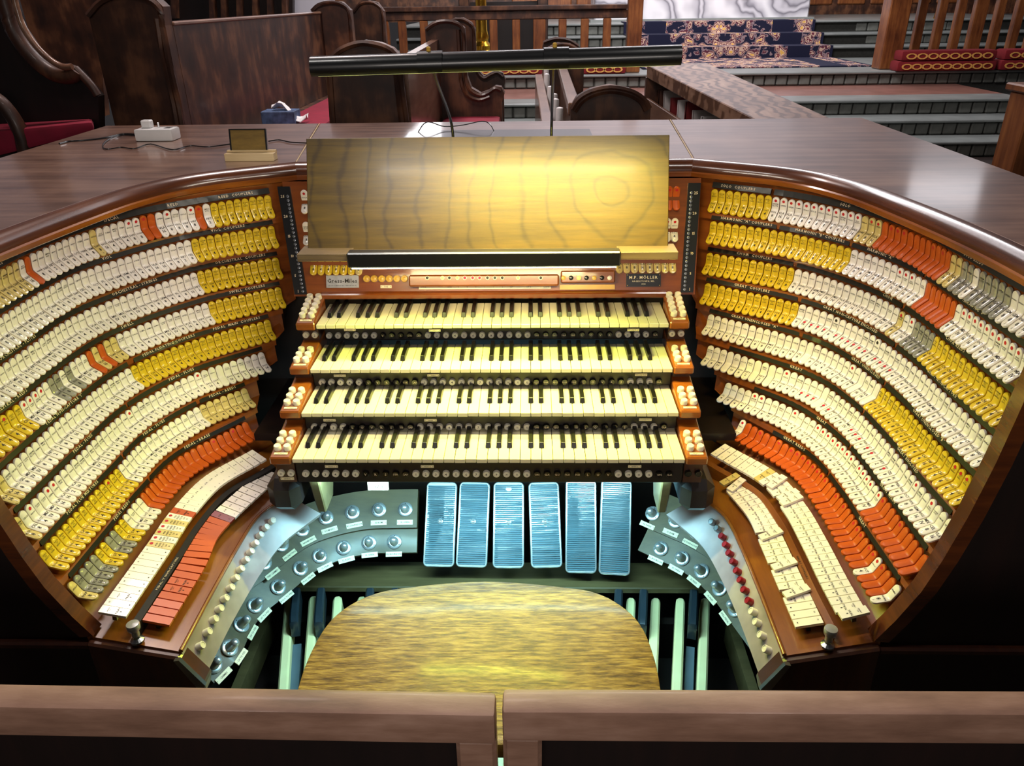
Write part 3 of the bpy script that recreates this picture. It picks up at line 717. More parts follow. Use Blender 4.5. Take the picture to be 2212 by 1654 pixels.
    if s < 0:
        seqs = [('L9', [('cream', 3)] * 14 + [('orange', 1)] + [('cream', 4), ('pale', 4)] * 3 + [('cream', 2)] * 7 + [('cream', 1), ('cream', 2), ('cream', 1)], {}),
                ('L10', [('cream', 3)] * 9 + [('red', 3)] + [('orange', 0)] * 10 + [('orange', 1)] * 2 + [('orange', 0)] * 4, {})]
    else:
        seqs = [('R9', [('cream', 3)] * 7 + [('pale', 1)] + [('cream', 1)] * 24, {9: 14, 12: 14, 13: 12, 31: 5}), ('R10', [('pale', 1)] + [('cream', 1)] * 21 + [('cream', 2)] * 3, {0: 7, 1: 16, 11: 17, 16: 13, 20: 13})]
    for ry, sq, tilt in seqs:
        c = Curve(ROWS[ry][1], ROWS[ry][0])
        for i, (m_, kd) in enumerate(sq):
            p, t = c.at(i); xx = t if s > 0 else -t; o = outw(s, t)
            F = frame(p + Zv * (c.z + (.008 if i in tilt else 0)), xx, o, Zv) @ Matrix.Rotation(math.radians(12), 4, 'X') @ Matrix.Rotation(math.radians(random.uniform(2.0, 2.8)) * s, 4, 'Y')
            if i in tilt: F = F @ Matrix.Rotation(math.radians(tilt[i]), 4, 'Z')
            inst('flat_tablet', fmesh(m_, kd), F, jb)
    # strip and knob between the flat rows
    c9 = Curve(ROWS[sd + '9'][1], -1.0); rg = []
    for j in range(31):
        p, t = c9.at(-1 + j * (32.5 if s < 0 else 33.2) / 30); o = outw(s, t); q = p - o * .059; q.y = max(q.y, 1.02)
        rg.append([q + o * .006 + Zv * -1.045, q - o * .006 + Zv * -1.045, q - o * .006 + Zv * -1.018, q + o * .006 + Zv * -1.014])
    sp_ = part('divider_strip', MB().loft(rg, 'strip' if s < 0 else 'shelf'), jb, 'black lettered divider strip' if s < 0 else None)
    mb = MB(); tx = 'PEDAL "I" NON-CAPTURE' if s < 0 else 'GREAT COUPLERS'; x = -twidth(tx, .007, 1.1) / 2
    for ch in tx:
        vv, ff, aw = glyph(ch); p, t = c9.at(23 + (x + aw * .0035) / c9.pitch * s); o = outw(s, t)
        if vv:
            F = frame(p - o * .061 + Zv * -1.0152, t * s, o, Zv); mb.add([F @ Vector(((q[0] - aw / 2) * .007, q[1] * .007 - .0, 0)) for q in vv], ff, 'inkw' if s < 0 else 'ink')
        x += aw * .007 * 1.1
    part('lettering', mb, sp_)
    kp = PZ(286, 1347, -.998) if s < 0 else PZ(1796, 1357, -.998)
    part('knob', MB().lathe([(.007, -.028), (.007, -.016), (.0115, -.012), (.0120, -.004), (.0110, 0), (.002, .0012)], 'chrome', frame(kp, (1, 0, 0), (0, 1, 0), (0, 0, 1)), 18), jb, 'polished metal thumb knob', smooth=.8)
    kb = kp + Zv * -.016; kb.y += 0
    part('knob_foot', MB().lathe([(.012, -.026), (.012, -.022), (.006, -.018)], 'steel', frame(kb, (1, 0, 0), (0, 1, 0), (0, 0, 1)), 14), jb)

# ================================================================== MANUAL KEYBOARDS
KX = -.5175; WW = .0235
MAN = [dict(n='lowest', Y=1.374, Z=-.882, sY=1.395, below=-.957, w=[(0, 6, 1), (11, 12, 1), (31, 4, 13)], b=[(6, 5), (23, 8), (35, 2)], lab=[(716, 1005, 'GREAT A'), (923, 1005, 'GREAT B'), (1371, 1005, 'GENERAL')]),
       dict(n='second', Y=1.477, Z=-.826, sY=1.50, below=-.880, w=[(0, 4, 1), (11, 12, 1), (33, 3, 1)], b=[(4, 7), (23, 10), (36, 1)], lab=[(712, 905, 'HARMONIC'), (930, 905, 'CHOIR'), (1394, 904, 'HARMONIC')]),
       dict(n='third', Y=1.584, Z=-.769, sY=1.605, below=-.824, w=[(0, 5, 5), (11, 12, 1), (33, 3, 10)], b=[(5, 6), (23, 10), (36, 1)], lab=[(734, 809, 'ORCHESTRAL'), (936, 808, 'SWELL'), (1385, 807, 'ORCHESTRAL')]),
       dict(n='top', Y=1.676, Z=-.695, sY=1.748, below=-.767, w=[(0, 6, 1), (11, 12, 1), (32, 4, 1)], b=[(6, 5), (23, 9), (36, 1)], lab=[(756, 710, 'SPECIAL'), (939, 711, 'SOLO'), (1368, 710, 'ORCHESTRAL')])]
wk_long = MB().box(-WW / 2 + .0006, WW / 2 - .0006, 0, .142, -.010, 0, 'wkey')
wk = wk_long.mesh('white_key', bevel=.0009)
bkmb = MB(); L_ = .095
bkmb.hull8([(-.0058, 0, 0), (.0058, 0, 0), (.0058, L_, 0), (-.0058, L_, 0)], [(-.0046, .007, .0115), (.0046, .007, .0115), (.0046, L_, .0125), (-.0046, L_, .0125)], 'bkey')
bk = bkmb.mesh('black_key', bevel=.001)
PC = [(.0078, -.004), (.0078, .0065), (.0068, .0078), (.0058, .0078), (.0052, .0070)]
_pm = {}
def piston_me(m_, txt=None):
    if (m_, txt) not in _pm:
        mb = MB().lathe(PC, m_, n=16)
        if txt: mb.text(txt, .0082 if len(txt) < 2 else .0066, frame((0, 0, .0073), (1, 0, 0), (0, 1, 0), (0, 0, 1)), 'ink' if m_ != 'bpiston' else 'inkw', sp=.9)
        _pm[(m_, txt)] = mb.mesh('thumb_piston', smooth=.7)
    return _pm[(m_, txt)]
def label_plate(parent, F, txt, w_=.036, h_=.0068, m_='plate', size=.0045, screws=True):
    mb = MB(); mb.obox(F.translation, F.col[0].xyz, F.col[1].xyz, F.col[2].xyz, w_ / 2, h_ / 2, .0012, m_)
    F2 = F @ Matrix.Translation((0, 0, .0015)); mb.text(txt, size, F2, 'ink', sp=.95)
    if screws:
        for q in (-1, 1): disc(mb, F2 @ Matrix.Translation((q * (w_ / 2 - .002), 0, 0)), .0009, 'ink', 6)
    return part('label_plate', mb, parent)
FY = frame((0, 0, 0), (1, 0, 0), (0, 0, 1), (0, -1, 0))     # text facing the player
def at(F, p): G = F.copy(); G.translation = Vector(p); return G
FT = frame((0, 0, 0), (1, 0, 0), (0, 1, 0), (0, 0, 1))
BT = ['G-A', 'G-U', 'H-A', 'H-B', 'L', 'O', 'V', 'R', 'S', 'STR', 'CAN', 'ON']
for k, mn in enumerate(MAN):
    Y, Z = mn['Y'], mn['Z']
    kb = thing('manual_keyboard', (X0, Y, Z - .03), f"{mn['n']} of the four stacked keyboards, white keys with black sharps" if mn['n'] in ('lowest', 'top') else f"{mn['n']} keyboard from the bottom of the four stacked keyboards", 'keyboard', 'four organ manuals')
    for i in range(36):
        inst('white_key', wk, Matrix.Translation((KX + WW * (i + .5), Y + random.uniform(-.0004, .0004), Z + random.uniform(-.0003, .0003))), kb)
    for i in range(35):
        if i % 7 in (0, 1, 3, 4, 5): inst('black_key', bk, Matrix.Translation((KX + WW * (i + 1), Y + .043, Z + .0005)), kb)
    part('key_bed', MB().box(KX - .002, KX + .848, Y + .006, Y + .14, Z - .0150, Z - .0105, 'dark'), kb)
    part('key_slip', MB().box(KX - .002, KX + .848, mn['sY'], mn['sY'] + .018, mn['below'], Z - .0150, 'dark'), kb, bevel=.002)
    p0, p1 = (-.498, .0222) if k < 3 else (-.508, .0227)
    zc = Z - (.036, .042, .047, .049)[3 - k]
    zc = {0: -.931, 1: -.873, 2: -.811, 3: -.752}[k]
    for st, n_, num in mn['w']:
        for j in range(n_): inst('thumb_piston', piston_me('piston', str(num + j)), at(FY, (p0 + p1 * (st + j), mn['sY'], zc)), kb)
    for st, n_ in mn['b']:
        for j in range(n_): inst('thumb_piston', piston_me('bpiston', BT[(st + j) % 12]), at(FY, (p0 + p1 * (st + j), mn['sY'], zc)), kb)
    for x, y, t in mn['lab']:
        label_plate(kb, at(FY, PY(x, y + 2, Y + .005)), t, .028, .0058, size=.0036)
    # key cheeks
    for s in (-1, 1):
        xi = KX - .002 if s < 0 else KX + .848; xo_ = xi + s * .046; a, b = min(xi, xo_), max(xi, xo_)
        yb = (MAN[k + 1]['sY'] + .012) if k < 3 else 1.79
        zb = Z + (.030 if k == 3 else .026)
        ck = MB().hull8([(a, Y - .003, Z - .014), (b, Y - .003, Z - .014), (b, yb, Z - .014), (a, yb, Z - .014)],
                        [(a, Y - .003, Z + .005), (b, Y - .003, Z + .005), (b, yb, zb), (a, yb, zb)], 'key_block')
        ck = part('key_cheek', ck, kb, bevel=.003)
        zlow = mn['below'] if k == 0 else MAN[k - 1]['Z'] + .01
        cY = min(mn['sY'], Y + .03)
        part('cheek_riser', MB().box(a + .003, b - .003, cY + .002, cY + .05, zlow, Z - .013, 'case'), kb)
        sl = Vector((0, yb - Y, zb - Z - .005)).normalized(); nn = Vector((0, -sl.z, sl.y)); rows_ = 5 if k == 3 else 3
        for r_ in range(rows_):
            for c_ in range(2):
                yy = .026 + r_ * (.0205 if k == 3 else .023)
                pp = Vector((0, Y, Z + .005)) + sl * yy; pp.x = a + .012 + c_ * .0215 + r_ * 0
                inst('thumb_piston', piston_me('piston', None), frame(pp + nn * .004, (1, 0, 0), sl, nn), kb)
        pp = Vector(((a + b) / 2, Y, Z + .005)) + sl * .010
        label_plate(kb, frame(pp + nn * .0008, (1, 0, 0), sl, nn), 'GENERAL', .029, .0062, size=.0036, screws=False)
        # two pistons on the riser below
        if k == 0: tt = ('11', '12') if s < 0 else (None, None); m_ = 'piston' if s < 0 else 'bpiston'
        else: tt = {1: (('3', '4'), ('17', '18')), 2: (('1', '2'), ('8', '9')), 3: (('1', '2'), ('9', '10'))}[k][0 if s < 0 else 1]; m_ = 'piston'
        for c_ in range(2):
            inst('thumb_piston', piston_me(m_, tt[c_]), at(FY, (a + .012 + c_ * .0222, cY + .002, zc if k < 3 else -.733)), kb)
        if k == 0 and s < 0: label_plate(kb, at(FY, ((a + b) / 2, mn['sY'] + .001, zc - .016)), 'GENERAL', .03, .006, size=.0036)

# ------------------------------------------------------------------ fittings on the name board
def nbtab(x, y, ch, v, row):
    me, v = tab_me(ch, v)
    p = NB(x, y, .012); return inst('coupler_tablet', me, frame(p, (1, 0, 0), (0, 1, 0), (0, 0, 1)) @ Matrix.Rotation(-math.radians(21), 4, 'X'), con)
for j in range(2):
    nbtab(655 + j * 16.2, 411, 'c', j, 0); nbtab(659 + j * 16.2, 480, 'C', j + 2, 0)
    nbtab(1463 - j * 16, 403, 'o' if j == 0 else 'o', j, 0); nbtab(1459 - j * 16, 472, 'c', j + 3, 0)
for j in range(7): nbtab(674 + j * 16.4, 545, 'G' if j < 6 else 'P', j, 1)
for j in range(8): nbtab(1455 - j * 16.6, 540, 'P', j, 1)
gp = MB().lathe([(.0088, -.002), (.0088, .009), (.0074, .0105), (.0068, .0105), (.0058, .0088), (.0040, .0088), (.003, .0095)], 'gpiston', n=16).mesh('gold_piston', smooth=.7)
for j in range(6): inst('gold_piston', gp, NF(793 + j * 16.3, 602), con)
label_plate(con, NF(834, 619, .001), 'TOE', .028, .0075, size=.005)
mp = MB(); F = NF(740, 608, .003); mp.obox(F.translation, (1, 0, 0), NU, NN, .041, .0155, .002, 'silver'); F2 = F @ Matrix.Translation((0, 0, .0024))
mp.text('Gress-Miles', .0145, F2 @ Matrix.Translation((0, .002, 0)), 'ink'); mp.text('ORGAN COMPANY INC.  PRINCETON, N.J.', .0036, F2 @ Matrix.Translation((0, -.0105, 0)), 'ink')
part('maker_plate', mp, con, 'silver maker plate lettered Gress-Miles')
mp = MB(); F = NF(1390, 605, .003); mp.obox(F.translation, (1, 0, 0), NU, NN, .043, .016, .002, 'black'); F2 = F @ Matrix.Translation((0, 0, .0024))
mp.text('M.P. MÖLLER', .0105, F2 @ Matrix.Translation((0, .007, 0)), 'plate', sp=1.1); mp.text('HAGERSTOWN, MD.\n1930', .0052, F2 @ Matrix.Translation((0, -.006, 0)), 'plate', sp=1.1, line=1.35)
for q in (-1, 1):
    for r_ in (-1, 1): disc(mp, F2 @ Matrix.Translation((q * .040, r_ * .013, 0)), .0011, 'gpiston', 6)
part('maker_plate', mp, con, 'black maker plate with gold lettering')
a_ = NB(886, 606); b_ = NB(1207, 606)
bx = part('indicator_rail', MB().obox((a_ + b_) / 2 + NN * .012, (1, 0, 0), NU, NN, (b_.x - a_.x) / 2, .0145, .013, 'key_block'), con, bevel=.004)
for px, m_ in ((923, 'bpiston'), (956, 'led_yel'), (971, 'bpiston'), (988, 'led_yel'), (1004, 'led_red'), (1021, 'led_red'), (1036, 'led_red'), (1053, 'bpiston'), (1069, 'bpiston'), (1085, 'bpiston'), (1119, 'led_yel'), (1168, 'bpiston')):
    F = NF(px, 600, .025); mb = MB().lathe([(.0052, 0), (.0052, .0012), (.0042, .0016)], 'plate', F, 12).lathe([(.0036, .0014), (.0030, .003), (.001, .0036)], m_, F, 10)
    part('indicator_lamp', mb, bx)
mb = MB(); a_ = NB(905, 618, .002); b_ = NB(1190, 618, .002); c_ = (a_ + b_) / 2; mb.obox(c_, (1, 0, 0), NU, NN, (b_.x - a_.x) / 2, .0068, .0012, 'plate')
for i, t in enumerate(['SIGNAL\nCANCEL', '', 'SETTER', 'AMP\nOPEN', '16\n2', 'MAN\n4', '8\n2', '8\n1', 'P\n1', '8\n1', 'TOTAL\nOFF', '', 'INDEX\nOFF 16', '', 'TOTAL\nCANCEL']):
    mb.text(t, .0038, frame(a_.lerp(b_, (i + .5) / 15) + NN * .0015, (1, 0, 0), NU, NN), 'ink', line=1.1) if t else None
part('indicator_label', mb, con)
a_ = NB(1211, 598); b_ = NB(1327, 598)
bx = part('selector_box', MB().obox((a_ + b_) / 2 + NN * .010, (1, 0, 0), NU, NN, (b_.x - a_.x) / 2, .015, .011, 'key_block'), con, bevel=.003)
for i, m_ in enumerate(('gpiston', 'bpiston', 'led_yel', 'bpiston', 'gpiston', 'bpiston', 'piston')):
    F = NF(1217 + i * 16.6, 600, .021); part('selector_button', MB().lathe([(.0056, 0), (.0056, .004), (.004, .005)], m_, F, 12), bx, smooth=.6)
mb = MB(); a_ = NB(1209, 620, .002); b_ = NB(1328, 620, .002); mb.obox((a_ + b_) / 2, (1, 0, 0), NU, NN, (b_.x - a_.x) / 2, .0058, .0012, 'gpiston'); part('selector_label', mb, con)

# ================================================================== MUSIC DESK AND ITS LAMPS
dl, dr = -.494, .301
md = thing('music_desk', ((dl + dr) / 2, 1.66, -.51), 'wide sloping plywood music desk standing above the keyboards', 'music desk')
B0, B1 = Vector((0, 1.62, -.495)), Vector((0, 1.735, -.272)); dn = Vector((0, -(B1.z - B0.z), B1.y - B0.y)).normalized()
q4 = [Vector((dl, 0, 0)) + B0, Vector((dr, 0, 0)) + B0, Vector((dr + .004, 0, 0)) + B1, Vector((dl - .004, 0, 0)) + B1]
part('desk_panel', MB().hull8([p - dn * .014 for p in q4], q4, 'ply'), md, bevel=.0015)
part('ledge', MB().box(-.507, -.392, 1.578, 1.640, -.506, -.489, 'ledge'), md, bevel=.001)
part('ledge', MB().box(.188, .316, 1.578, 1.640, -.506, -.489, 'ledge'), md, bevel=.001)
part('ledge', MB().box(-.392, .188, 1.603, 1.640, -.514, -.492, 'ledge'), md)
for x in (-.35, .16): part('support', MB().box(x - .02, x + .02, 1.64, 1.84, -.545, -.515, 'shelf'), md)
kl = thing('key_lamp', (-.10, 1.59, -.53), 'long black strip lamp under the music desk, lit white below', 'lamp')
part('housing', MB().box(-.398, .193, 1.573, 1.602, -.520, -.486, 'black'), kl, bevel=.003)
part('lit_tube', MB().box(-.39, .185, 1.577, 1.590, -.5228, -.5195, 'glow2'), kl)
ml = thing('music_lamp', (-.08, 1.75, -.36), 'long dark tube lamp on two thin stems above the music desk', 'lamp')
la, lb = PY(674, 146, 1.48), PY(1470, 121, 1.48); lx = (lb - la).normalized()
def lamp_ring(p, r, a0, a1, n=12, ri=None):
    o = []
    for j in range(n + 1):
        a = math.radians(a0 + (a1 - a0) * j / n); o.append(p + Vector((0, math.cos(a) * r, math.sin(a) * r)))
    return o
sh = MB(); ra = lamp_ring(la, .0190, -48, 228) + lamp_ring(la, .0168, 228, -48); rb = [p + (lb - la) for p in ra]
part('shade', sh.loft([ra, rb], 'black'), ml, smooth=.6)
part('lit_tube', MB().tube([la + lx * .01, lb - lx * .01], .0155, 'glow', 16), ml, smooth=1.2)
for px in (930, 1201):
    f = (px - 674) / (1470 - 674); c_ = la.lerp(lb, f); g1 = [p + lx * -.02 for p in lamp_ring(c_, .0215, -40, 220) + lamp_ring(c_, .0195, 220, -40)]
    part('clip', MB().loft([g1, [p + lx * .045 for p in g1]], 'black'), ml, smooth=.6)
    part('clip_screw', MB().lathe([(.004, 0), (.004, .006), (.002, .008)], 'gpiston', frame(c_ + Vector((0, 0, .021)), (1, 0, 0), (0, 1, 0), (0, 0, 1)), 8), ml)
    b0 = Vector((c_.x + .004, 1.80, -.355)); part('stem', MB().tube(cr([b0, b0 + Vector((0, -.005, .10)), c_ + Vector((0, .085, -.03)), c_ + Vector((0, .03, .012))], 6), .0032, 'black', 8), ml, smooth=1)
part('base_plate', MB().box(-.37, .18, 1.78, 2.42, -.365, -.360, 'black'), ml)

# ================================================================== TOE PISTON BOARDS
stud = MB().lathe([(.0205, 0), (.0205, .003), (.0185, .0045), (.0125, .0045), (.0125, .0075), (.0105, .010), (.0105, .026), (.0095, .031), (.006, .0345), (.0015, .0358)], 'chrome', n=20)
for a_ in (90, 330, 210): disc(stud, frame((.0158 * math.cos(math.radians(a_)), .0158 * math.sin(math.radians(a_)), .0048), (1, 0, 0), (0, 1, 0), (0, 0, 1)), .0016, 'ink', 6)
studme = stud.mesh('toe_stud', smooth=.8)
LOWL = [(852, 1170), (797, 1172), (742, 1183), (690, 1201), (648, 1228), (600, 1268), (550, 1308), (520, 1350), (495, 1400), (460, 1436)]
UPL = [(877, 1102), (820, 1103), (761, 1109), (703, 1121), (650, 1146), (605, 1178), (570, 1215)]
LOWR = [(1428, 1185), (1474, 1206), (1517, 1234), (1556, 1272), (1590, 1316)]
UPR = [(1411, 1110), (1462, 1127), (1506, 1150)]
TXL = ['32 BOURDON', '32 OPEN', '32 REED', '32 PRIN', 'FULL PEDAL', 'SOLO TO PED', 'GT TO PED', 'SW TO PED', 'CH TO PED', 'CHIMES']
TXU = ['32 OPEN', '32 BOM', '32 DIAPASON', 'DAMPERS', 'HARMONIC', 'ORCHESTRAL', 'PED CHIMES']
for s, low, up, nm in ((-1, LOWL, UPL, 'left'), (1, LOWR, UPR, 'right')):
    tb = thing('toe_board', (X0 + s * .45, 1.66, -1.46), f'olive wooden toe board with nickel toe studs, {nm} of the ribbed pedals', 'toe board', 'toe boards beside the pedals')
    lp = [PZ(x, y, -1.345) for x, y in low]
    if s > 0: lp += [Vector((X0 + .640, 1.26, 0)), Vector((X0 + .645, 1.16, 0))]
    pts = [Vector((p.x, p.y, 0)) for p in lp]
    st = Vector((X0 - .2235, pts[0].y + .002, 0)) if s < 0 else pts[0] + (pts[0] - pts[1]) * .9
    g = cr([st] + pts + ([pts[-1] + (pts[-1] - pts[-2]) * .5]), 6)
    cs_, sn_ = .743, .669
    def slab(d0, d1, raise_, th, m, st_=0, en=None, z0=-1.345):
        rg = []
        for j in range(st_, (en or len(g))):
            p = g[j]; t = (g[min(j + 1, len(g) - 1)] - g[max(j - 1, 0)]).normalized(); o = outw(s, t)
            n_ = (Zv * cs_ - o * sn_); u = (o * cs_ + Zv * sn_); b = p + Zv * z0
            rg.append([b + u * d0 + n_ * raise_, b + u * d1 + n_ * raise_, b + u * d1 + n_ * (raise_ - th), b + u * d0 + n_ * (raise_ - th)])
        return MB().loft(rg, m)
    part('lower_tier', slab(-.030, .040, 0, .02, 'toeboard'), tb, smooth=.5)
    part('upper_tier', slab(.036, .145, .014, .03, 'toeboard'), tb, smooth=.5)
    def surf(p, zref):
        j = min(range(1, len(g) - 1), key=lambda q: (g[q] - Vector((p.x, p.y, 0))).length)
        t = (g[j + 1] - g[j - 1]).normalized(); o = outw(s, t); return t, o, (o * cs_ + Zv * sn_), (Zv * cs_ - o * sn_)
    for i, p in enumerate(lp[:len(low)]):
        t, o, u, n_ = surf(p, 0)
        b = Vector((p.x, p.y, -1.345)); xx = t * s
        inst('toe_stud', studme, frame(b + n_ * .001, xx, u, n_), tb)
        F = frame(b - u * .0335 + n_ * .004, xx, (u * .6 + n_ * .8 * 0 + Zv * .6).normalized(), (n_ * 1.0 - o * .5).normalized())
        F = frame(b - u * .034 + n_ * .002, xx, u, n_)
        label_plate(tb, F, TXL[i % 10], .044, .0135, size=.0062)
    for i, (x, y) in enumerate(up):
        p = PZ(x, y, -1.285); t, o, u, n_ = surf(p, 0); xx = t * s
        q = Vector((p.x, p.y, 0)); j = min(range(len(g)), key=lambda q_: (g[q_] - q).length)
        b = g[j] + Zv * -1.345; dd = p - b; dd -= t * dd.dot(t) * 0
        h_ = dd.dot(n_); b2 = p + n_ * (.014 - h_)
        inst('toe_stud', studme, frame(b2 + n_ * .001, xx, u, n_), tb)
        label_plate(tb, frame(b2 - u * .036 + n_ * .001, xx, u, n_), TXU[i % 7], .044, .0135, size=.0062)
o = solid('hanging_tag', MB().obox(PY(817, 1047, 1.50), (1, 0, 0), (0, .1, 1), (0, -1, .1), .0245, .0125, .004, 'plate').text('SFZ X', .0095, at(FY, PY(817, 1051, 1.494)), 'ink'), 'pale plate lettered SFZ X hanging under the lowest keyboard', 'sign', bevel=0)
for s in (-1, 1):
    xs = X0 + s * .40
    part('support_bracket', MB().hull8([(xs - .010, 1.45, -1.08), (xs + .010, 1.45, -1.08), (xs + .010, 1.52, -1.08), (xs - .010, 1.52, -1.08)], [(xs - .012 , 1.42, -.962), (xs + .012, 1.42, -.962), (xs + .012, 1.58, -.962), (xs - .012, 1.58, -.962)], 'toeboard'), con, bevel=.003)
    part('support_block', MB().box(xs + s * .03 - .028 * (s < 0) * 1, xs + s * .03 + .075 if s > 0 else xs - .028, 1.395, 1.60, -1.045, -.96, 'dark') if s > 0 else MB().box(xs - .105, xs - .03, 1.395, 1.60, -1.045, -.96, 'dark'), con, bevel=.02)

# ================================================================== EXPRESSION PEDALS
EX = [(955, 947, 1041, 1224), (1026, 1018, 1041, 1225), (1099, 1098, 1041, 1227), (1174, 1181, 1041, 1226), (1255, 1255, 1036, 1238), (1332, 1327, 1036, 1242)]
EN = ['first', 'second', 'third', 'fourth', 'fifth', 'sixth']
for i, (tx, bx_, ty, by) in enumerate(EX):
    T_, B_ = PY(tx, ty, 1.78), PY(bx_, by, 1.62); u = (T_ - B_); Ln = u.length; u.normalize()
    xx = Vector((1, 0, 0)) - u * u.x; xx.normalize(); n_ = xx.cross(u); hw = .0430
    F = frame(B_, xx, u, n_)
    ep = thing('expression_pedal', B_ - n_ * .02, f"{EN[i]} ribbed metal expression pedal from the left" + (', with a centre screw' if i < 4 else ', longer and plain'), 'pedal', 'row of expression pedals')
    def rr(hx, y0, y1, r, z):
        o_ = []
        for cx, cy, a0 in ((hx - r, y0 + r, -90), (hx - r, y1 - r, 0), (-hx + r, y1 - r, 90), (-hx + r, y0 + r, 180)):
            for a in range(0, 91, 18): o_.append(F @ Vector((cx + r * math.cos(math.radians(a0 + a)), cy + r * math.sin(math.radians(a0 + a)), z)))
        return o_
    part('pedal_frame', MB().loft([rr(hw - .002, .002, Ln - .002, .012, -.018), rr(hw, 0, Ln, .013, -.015), rr(hw, 0, Ln, .013, -.001), rr(hw - .0018, .0018, Ln - .0018, .0115, .0008), rr(hw - .004, .004, Ln - .004, .010, .0008), rr(hw - .0045, .0045, Ln - .0045, .010, -.0025)], 'alum'), ep, smooth=.6)
    rows = []; y = .007; p_ = .0056
    while y < Ln - .008:
        for dy, z in ((0, -.0025), (.0009, .0006), (.0030, .0006), (.0040, -.0025)):
            e = min(y + dy - .0045, Ln - .0045 - y - dy); hx = hw - .005 - (max(0, .008 - e) * .5)
            rows.append([F @ Vector((-hx, y + dy, z)), F @ Vector((hx, y + dy, z)), F @ Vector((hx, y + dy, -.006)), F @ Vector((-hx, y + dy, -.006))])
        y += p_
    part('ribbed_tread', MB().loft(rows, 'rubber'), ep)
    part('pedal_arm', MB().box(-.012, .012, Ln * .35, Ln * .62, -.10, -.018, 'black').xf(F), ep)
    if i < 4:
        G = F @ Matrix.Translation((0, Ln * .53, .0006)); part('screw', MB().lathe([(.0075, 0), (.0075, .0012), (.004, .0024), (.0025, .0012)], 'alum', G, 12), ep, smooth=.8)
    if i == 2: part('screw', MB().lathe([(.0085, 0), (.0085, .0012), (.004, .0026)], 'alum', F @ Matrix.Translation((0, Ln - .018, .0006)), 12), ep, smooth=.8)

# ================================================================== PEDALBOARD
pb = thing('pedalboard', (X0, 1.3, FL), 'pedalboard of pale maple naturals and dark sharps under the bench', 'pedalboard')
nat = MB(); NL = .64
ring = lambda y, k: [(-.0125 * k, y, 0), (-.0125 * k, y, -.002), (-.0125, y, -.045), (.0125, y, -.045), (.0125 * k, y, -.002), (.0125 * k, y, 0), (.008 * k, y, .005 * k), (-.008 * k, y, .005 * k)]
nat.loft([ring(-NL, 1), ring(-.014, 1), ring(-.005, .9), ring(0, .55)], 'natural')
natme = nat.mesh('pedal_natural', smooth=.7)
shp = MB(); r2 = lambda y, z, k: [(-.0115, y, -.05), (.0115, y, -.05), (.0115 * k, y, z - .006), (.007 * k, y, z), (-.007 * k, y, z), (-.0115 * k, y, z - .006)]
shp.loft([r2(-.135, -.02, .8), r2(-.128, -.004, 1), r2(-.11, .003, 1), r2(0, .0, 1)], 'sharp')
shp.box(-.011, .011, -NL + .02, -.137, -.10, -.075, 'sharpstick')
shme = shp.mesh('pedal_sharp', smooth=.6)
for i in range(18): inst('pedal_natural', natme, Matrix.Translation((X0 - .590 + .0688 * i, 1.622, -1.502)) @ Matrix.Rotation(-math.atan((-.590 + .0688 * i) * .40), 4, 'Z'), pb)
for i in (0, 1, 3, 4, 5, 7, 8, 10, 11, 13, 14, 16): inst('pedal_sharp', shme, Matrix.Translation((X0 - .590 + .0688 * (i + .5) - .004, 1.605, -1.452)) @ Matrix.Rotation(-math.atan((-.590 + .0688 * (i + .5)) * .40), 4, 'Z'), pb)
part('heel_board', MB().box(X0 - .70, X0 + .68, 1.612, 1.72, -1.475, -1.455, 'toeboard'), pb, bevel=.003)
part('side_rail', MB().box(X0 - .665, X0 - .640, .98, 1.61, -1.62, -1.545, 'toeboard'), pb); part('side_rail', MB().box(X0 + .635, X0 + .66, .98, 1.61, -1.62, -1.545, 'toeboard'), pb)
part('frame_bar', MB().box(X0 - .67, X0 + .66, .97, 1.0, FL, -1.55, 'dark').box(X0 - .67, X0 + .66, 1.585, 1.61, FL, -1.56, 'dark'), pb)

# ================================================================== BENCH
bn = thing('organ_bench', (X0 - .004, .95, FL), 'golden oak organ bench seat with rounded front corners', 'bench')
pl = cr([Vector(p + (0,)) for p in [(-.424, .86), (-.426, .92), (-.428, 1.045), (-.405, 1.150), (-.345, 1.215), (-.26, 1.243), (-.10, 1.262), (.06, 1.246), (.148, 1.222), (.212, 1.152), (.234, 1.05), (.232, .92), (.230, .86)]], 6)
part('seat', MB().prism([(p.x, p.y, -1.156) for p in pl], (0, 0, .036), 'oak'), bn, bevel=.006, seg=2, smooth=.6)
for x in (-.36, .165):
    part('leg', MB().box(x - .02, x + .02, .875, .935, FL, -1.156, 'case'), bn, bevel=.004)
part('stretcher', MB().box(-.34, .145, .89, .92, -1.50, -1.40, 'case'), bn)

# ================================================================== FOREGROUND SCREEN
def leaf(label, xa, xb, zt0, zt1, stile_a, stile_b):
    t = thing('panelled_screen', ((xa + xb) / 2, .62, FL), label, 'wooden screen')
    def z_(x): return zt0 + (zt1 - zt0) * (x - xa) / (xb - xa)
    part('top_rail', MB().hull8([(xa, .600, z_(xa) - .050), (xb, .600, z_(xb) - .050), (xb, .635, z_(xb) - .050), (xa, .635, z_(xa) - .050)], [(xa, .600, z_(xa)), (xb, .600, z_(xb)), (xb, .635, z_(xb)), (xa, .635, z_(xa))], 'rail'), t, bevel=.006, seg=2, smooth=.7)
    for a, b in (stile_a, stile_b): part('stile', MB().box(a, b, .602, .633, FL, z_((a + b) / 2) - .046, 'rail'), t, bevel=.005)
    part('recessed_panel', MB().box(xa + .04, xb - .04, .625, .632, FL + .05, min(zt0, zt1) - .045, 'dark'), t)
    part('bottom_rail', MB().box(xa + .04, xb - .04, .602, .633, FL + .0, FL + .1, 'rail'), t)
